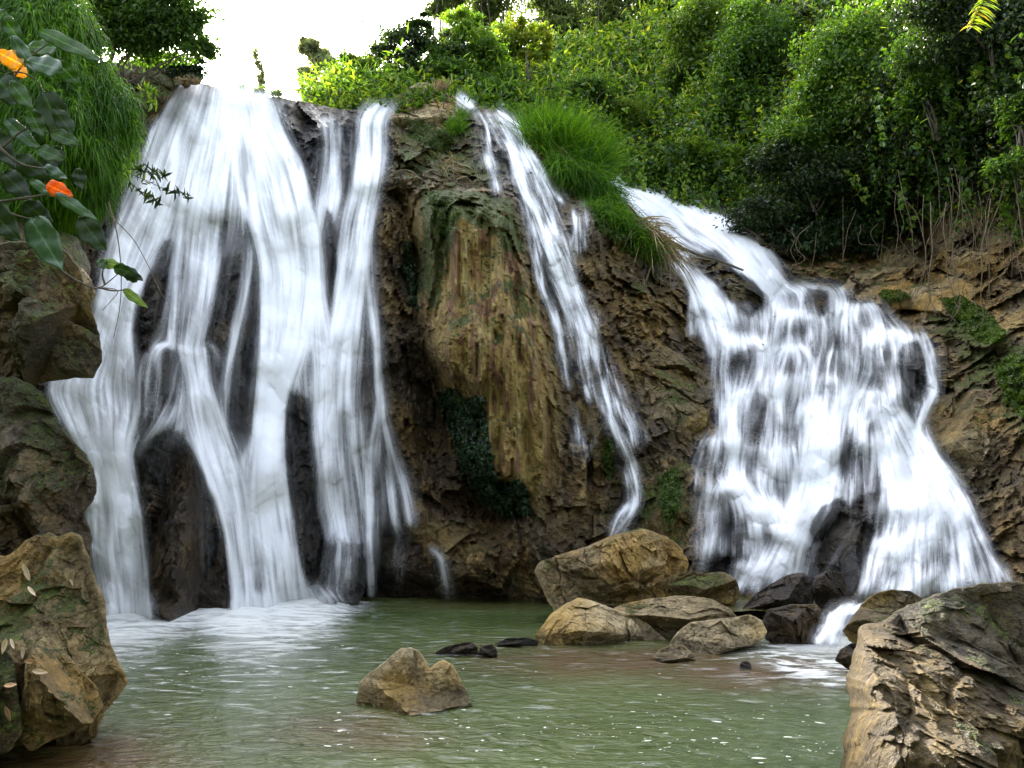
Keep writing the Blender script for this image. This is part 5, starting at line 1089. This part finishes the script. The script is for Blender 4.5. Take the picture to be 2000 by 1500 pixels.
# ---- grass clumps on the cliff
def clump(label, base, n, L, lean, Y, seed, wd=.018, bend=(.2, .8), dry=None, mat='grass', sc=1.):
    rg = np.random.RandomState(seed); bx = rg.rand(n)
    s_ = crv(np.array(base, float), bx); rr = rg.randn(n, 2) * np.array([14, 10]) * sc
    x, y = s_[:, 0] + rr[:, 0], s_[:, 1] + rr[:, 1]
    B = P(x, y, Y + .3 * sc * rg.randn(n)); d = unit(np.stack([lean[0] + .5 * rg.randn(n), lean[1] + .4 * rg.randn(n), lean[2] + .25 * rg.randn(n)], -1))
    V, Fc, per = bladeset(B, d, rg.uniform(*L, n), wd * rg.uniform(.5, 1.3, n), rg, rg.uniform(*bend, n))
    r = tag(empty('grass_clump', P(base[0][0], base[0][1], Y)), label, 'grass clump')
    obj('blades', V, Fc, M[mat], r, dict(tint=np.repeat(np.clip(.42 + .3 * rg.randn(n), 0, 1), per)), False)
    if dry:
        m_ = dry[0]; s_ = crv(np.array(dry[1], float), rg.rand(m_)); B = P(s_[:, 0] + 6 * rg.randn(m_), s_[:, 1] + 6 * rg.randn(m_), Y - .1 + .15 * rg.randn(m_))
        d = unit(np.stack([dry[2][0] + .3 * rg.randn(m_), dry[2][1] + .2 * rg.randn(m_), dry[2][2] + .25 * rg.randn(m_)], -1))
        V, Fc, per = bladeset(B, d, rg.uniform(*dry[3], m_), .03 * rg.uniform(.5, 1.2, m_), rg, rg.uniform(.4, 1., m_))
        obj('dead_stems', V, Fc, M['dry'], r, dict(tint=np.repeat(rg.rand(m_), per)), False)
clump('tall bushy clump of fine green grass above the middle cascade', [(1035,300),(1070,290),(1110,310),(1150,330),(1165,345)], 5200, (.7, 1.9), (0, -.15, .9), 19.6, 1, .02, (.1, .75), (160, [(1050,265),(1080,300),(1110,340)], (.25, -.4, -.3), (.6, 1.4)))
clump('lower skirt of hanging grass below the tall bushy clump', [(1080,315),(1110,335),(1150,355),(1190,390)], 2200, (.5, 1.2), (.15, -.5, .2), 19.0, 2, .018, (.5, 1.2))
clump('green grass mound draping dry stems beside the upper right cascade', [(1150,405),(1200,425),(1250,460),(1290,500)], 5200, (.15, .5), (.25, -.5, .35), 18.0, 3, .016, (.5, 1.3), (240, [(1235,430),(1270,465),(1300,500)], (.5, -.4, -.1), (.5, 1.2)))
clump('tuft of grass growing on the mossy hummock above the pillar', [(880,240),(890,260),(900,225)], 600, (.2, .5), (.1, -.2, .8), 18.9, 5, .015, (.2, .8), sc=.5)
clump('short brown grass tuft on top of the bare outcrop', [(855,172),(870,170)], 220, (.1, .35), (0, -.1, .9), 19.9, 6, .02, (.1, .5), mat='dry', sc=.4)
clump('dry bundle of dead stems caught on the ledge above the pillar', [(870,320),(885,330),(895,350)], 120, (.3, .8), (.45, -.3, -.25), 17.6, 7, .03, (.1, .6), mat='dry')
for k, (x, y, sd_) in enumerate(((472,176,'leftmost'),(505,181,'middle'),(540,186,'rightmost'))): clump(sd_ + ' of three dry grass tufts on the lip right of the tall waterfall', [(x-8,y),(x+8,y+2)], 220, (.1, .3), (.1, -.1, .8), 17.9, 8 + k, .02, (.1, .6), mat='yellowish', sc=.3)
# ---- cushions of moss, ferns and ivy on the rock
def patch(name, label, cat, poly, n, size, mat, seed, off=.08, asp=.55, group=None, tints=(.1, 1.), B=None, Yc=None, droop=.5):
    rg = np.random.RandomState(seed); a = np.array(poly, float)
    x = rg.uniform(a[:, 0].min(), a[:, 0].max(), n * 4); y = rg.uniform(a[:, 1].min(), a[:, 1].max(), n * 4)
    s_ = sdf(x, y, poly) + 9 * vnoise(np.stack([x * .06, y * .06, 0 * x], -1), seed); ok = (s_ > 0) & (rg.rand(n * 4) < .75 + .6 * vnoise(np.stack([x * .05, y * .05, 0 * x], -1), seed + 1)); x, y, s_ = x[ok][:n], y[ok][:n], s_[ok][:n]; m = len(x)
    Yb = zb(x, y) if Yc is None else np.full(m, Yc)
    V0 = P(x, y, Yb - off * rg.rand(m) - off * 2.5 * np.sqrt(np.clip(s_ / 30, 0, 1)) * (.6 + .8 * fbm(np.stack([x * .04, y * .04, 0 * x], -1), 3, seed + 2)))
    V, Fc = leafset(V0, np.tile([0, -.8, .3], (m, 1)), size * (.5 + rg.rand(m)), rg, asp, droop)
    return tag(obj(name, V, Fc, M[mat], attrs=dict(tint=np.repeat(np.clip(tints[0] + (tints[1] - tints[0]) * (.5 + .3 * rg.randn(m)), 0, 1), 6)), smooth=False), label, cat, group)
patch('ivy', 'dark green ivy cascading beside the foot of the brown pillar', 'ivy', [(850,775),(880,757),(905,775),(942,772),(950,830),(962,895),(972,942),(1014,938),(1034,975),(1036,1010),(985,1008),(942,985),(905,935),(882,850)], 5200, .085, 'ivy', 1, .1)
patch('ivy', 'thin dark strip of ivy in the cleft left of the pillar', 'ivy', [(785,470),(805,470),(815,560),(818,610),(800,600),(790,540)], 700, .07, 'ivy', 2, .06)
mg = 'moss cushions on the rock'
patch('moss_cushion', 'bright green ferny cushion on the right bank beside the wide cascade', 'moss', [(1835,585),(1880,578),(1930,610),(1965,650),(1960,675),(1925,672),(1880,645)], 2600, .08, 'mossy', 3, .06, group=mg)
patch('moss_cushion', 'largest green ferny cushion at the right edge', 'moss', [(1940,710),(1985,690),(2040,720),(2050,830),(1995,815),(1960,780)], 3000, .08, 'mossy', 4, .08, group=mg)
patch('moss_cushion', 'small moss cushion on the tan shelf right of the lip of the cascade', 'moss', [(1715,575),(1740,562),(1780,578),(1760,588),(1735,592)], 700, .06, 'mossy', 5, .04, group=mg)
patch('moss_cushion', 'upright moss streak beside the square block of the middle cascade', 'moss', [(1180,860),(1196,855),(1200,900),(1190,945),(1178,910)], 800, .05, 'mossy', 6, .04, group=mg)
patch('moss_cushion', 'moss hanging on the jutting rock left of the cascade foot', 'moss', [(1285,930),(1325,910),(1330,980),(1310,1030),(1290,1000)], 1200, .055, 'mossy', 7, .05, group=mg)
patch('moss_cushion', 'moss on the grassy slope below the dead branch', 'moss', [(1150,405),(1200,405),(1260,450),(1300,490),(1290,520),(1220,490),(1170,450)], 3200, .07, 'mossy', 8, .08, group=mg)
patch('moss_cushion', 'low moss on the hummock above the pillar', 'moss', [(790,225),(840,240),(890,270),(870,300),(800,270)], 1500, .05, 'mossy', 9, .03, group=mg, tints=(0, .6))
patch('moss_cushion', 'patch of moss on the top edge of the pillar', 'moss', [(835,375),(880,385),(900,420),(865,470),(845,430)], 1400, .05, 'mossy', 10, .03, group=mg, tints=(0, .6))
# ---- hanging vines and roots on the right
rg = np.random.RandomState(31)
for k in range(44):
    if k < 34:
        x0, y0, ln = rg.uniform(1740, 2010), rg.uniform(270, 400), rg.uniform(110, 280)
    else: x0, y0, ln = rg.uniform(1480, 1740), rg.uniform(390, 450), rg.uniform(50, 120)
    bow = rg.uniform(-1, 1) * rg.choice([12, 45]); dx = rg.uniform(-40, 50)
    pts = [(x0 + dx * t_ + bow * math.sin(math.pi * t_ * rg.choice([1, 1, 2])) + 5 * rg.randn(), y0 + ln * t_) for t_ in (0, .2, .4, .6, .8, 1.)]
    if rg.rand() < .35:
        e = pts[-1]; w_ = rg.uniform(-70, 70); pts += [(e[0] + w_ * .4, e[1] + 14), (e[0] + w_, e[1] - rg.uniform(0, 60)), (e[0] + w_ * 1.3, e[1] - rg.uniform(60, 120))]
    Yv = min(zb(p_[0], p_[1], ZF) for p_ in pts) - rg.uniform(.05, .5)
    twig('thin bare vine dangling from the dark bushes on the right', pts, (Yv, Yv), rg.uniform(.005, .013), 'vine', 'hanging_vine', 'vine', 'vines dangling on the right')
# ---- fallen leaves on the left rocks
def fallen(label, x, y, Lp, th, Y, c, seed):
    Lp *= .8; th += math.sin(seed * 7.) * .4
    rg = np.random.RandomState(seed); r_ = bpy.data.objects.new('tmp', None)
    s_ = np.linspace(0, 1, 10); t = np.linspace(-1, 1, 5); wpf = np.sin(np.pi * s_ ** .8) ** .8; wpf[0] = .05; wpf[-1] = .03
    a = np.array([math.cos(th), math.sin(th)]); b = np.array([-a[1], a[0]])
    px = x + a[0] * Lp * (s_[:, None] - .5) + b[0] * Lp * .17 * wpf[:, None] * t; py = y + a[1] * Lp * (s_[:, None] - .5) + b[1] * Lp * .17 * wpf[:, None] * t
    Y = zb(x, y, ZF) - .012; Yv = Y + mpp(Y) * Lp * -1 * (.25 * (s_[:, None] - .5) ** 2 * 2 + .18 * np.abs(t) * wpf[:, None] + rg.uniform(-.2, .2) * t)
    o = obj('fallen_leaf', P(px, py, Yv).reshape(-1, 3), gridfaces(10, 5), c); m_ = o.modifiers.new('thickness', 'SOLIDIFY'); m_.thickness = .001
    tag(o, label, 'leaf', 'fallen leaves on the left rocks')
dm = bigleaf_mat('dry_leaf_pale', (.26, .19, .11), (.42, .33, .21), .1, .6); dm2 = bigleaf_mat('dry_leaf_brown', (.20, .11, .05), (.32, .19, .09), .1, .6)
for k, a in enumerate([('biggest pale curled leaf lying on the lower left rock', 78, 1312, 40, .1, 5.0, dm), ('brownish curled leaf above the biggest pale one', 60, 1292, 34, -.2, 5.0, dm2), ('pale folded leaf standing by the grey brown boulder', 44, 1276, 30, 1.2, 5.0, dm), ('long pale leaf standing at the left edge', 8, 1262, 40, 1.5, 4.9, dm),
    ('thin leaf leaning right of the left edge one', 24, 1258, 28, 1.1, 4.95, dm), ('narrow pale leaf stuck high on the golden rock', 52, 1120, 44, 1.35, 5.15, dm), ('narrow pale leaf just below the high one on the golden rock', 62, 1155, 30, 1.2, 5.1, dm), ('small pale chip of leaf on the ridge of the golden rock', 140, 1138, 20, 1.5, 5.15, dm), ('reddish brown leaf low at the left edge', 20, 1338, 34, .1, 4.9, dm2), ('curled brown leaf in the shadow at lower left', 15, 1395, 40, 1.2, 4.85, dm2)]):
    fallen(*a, k)
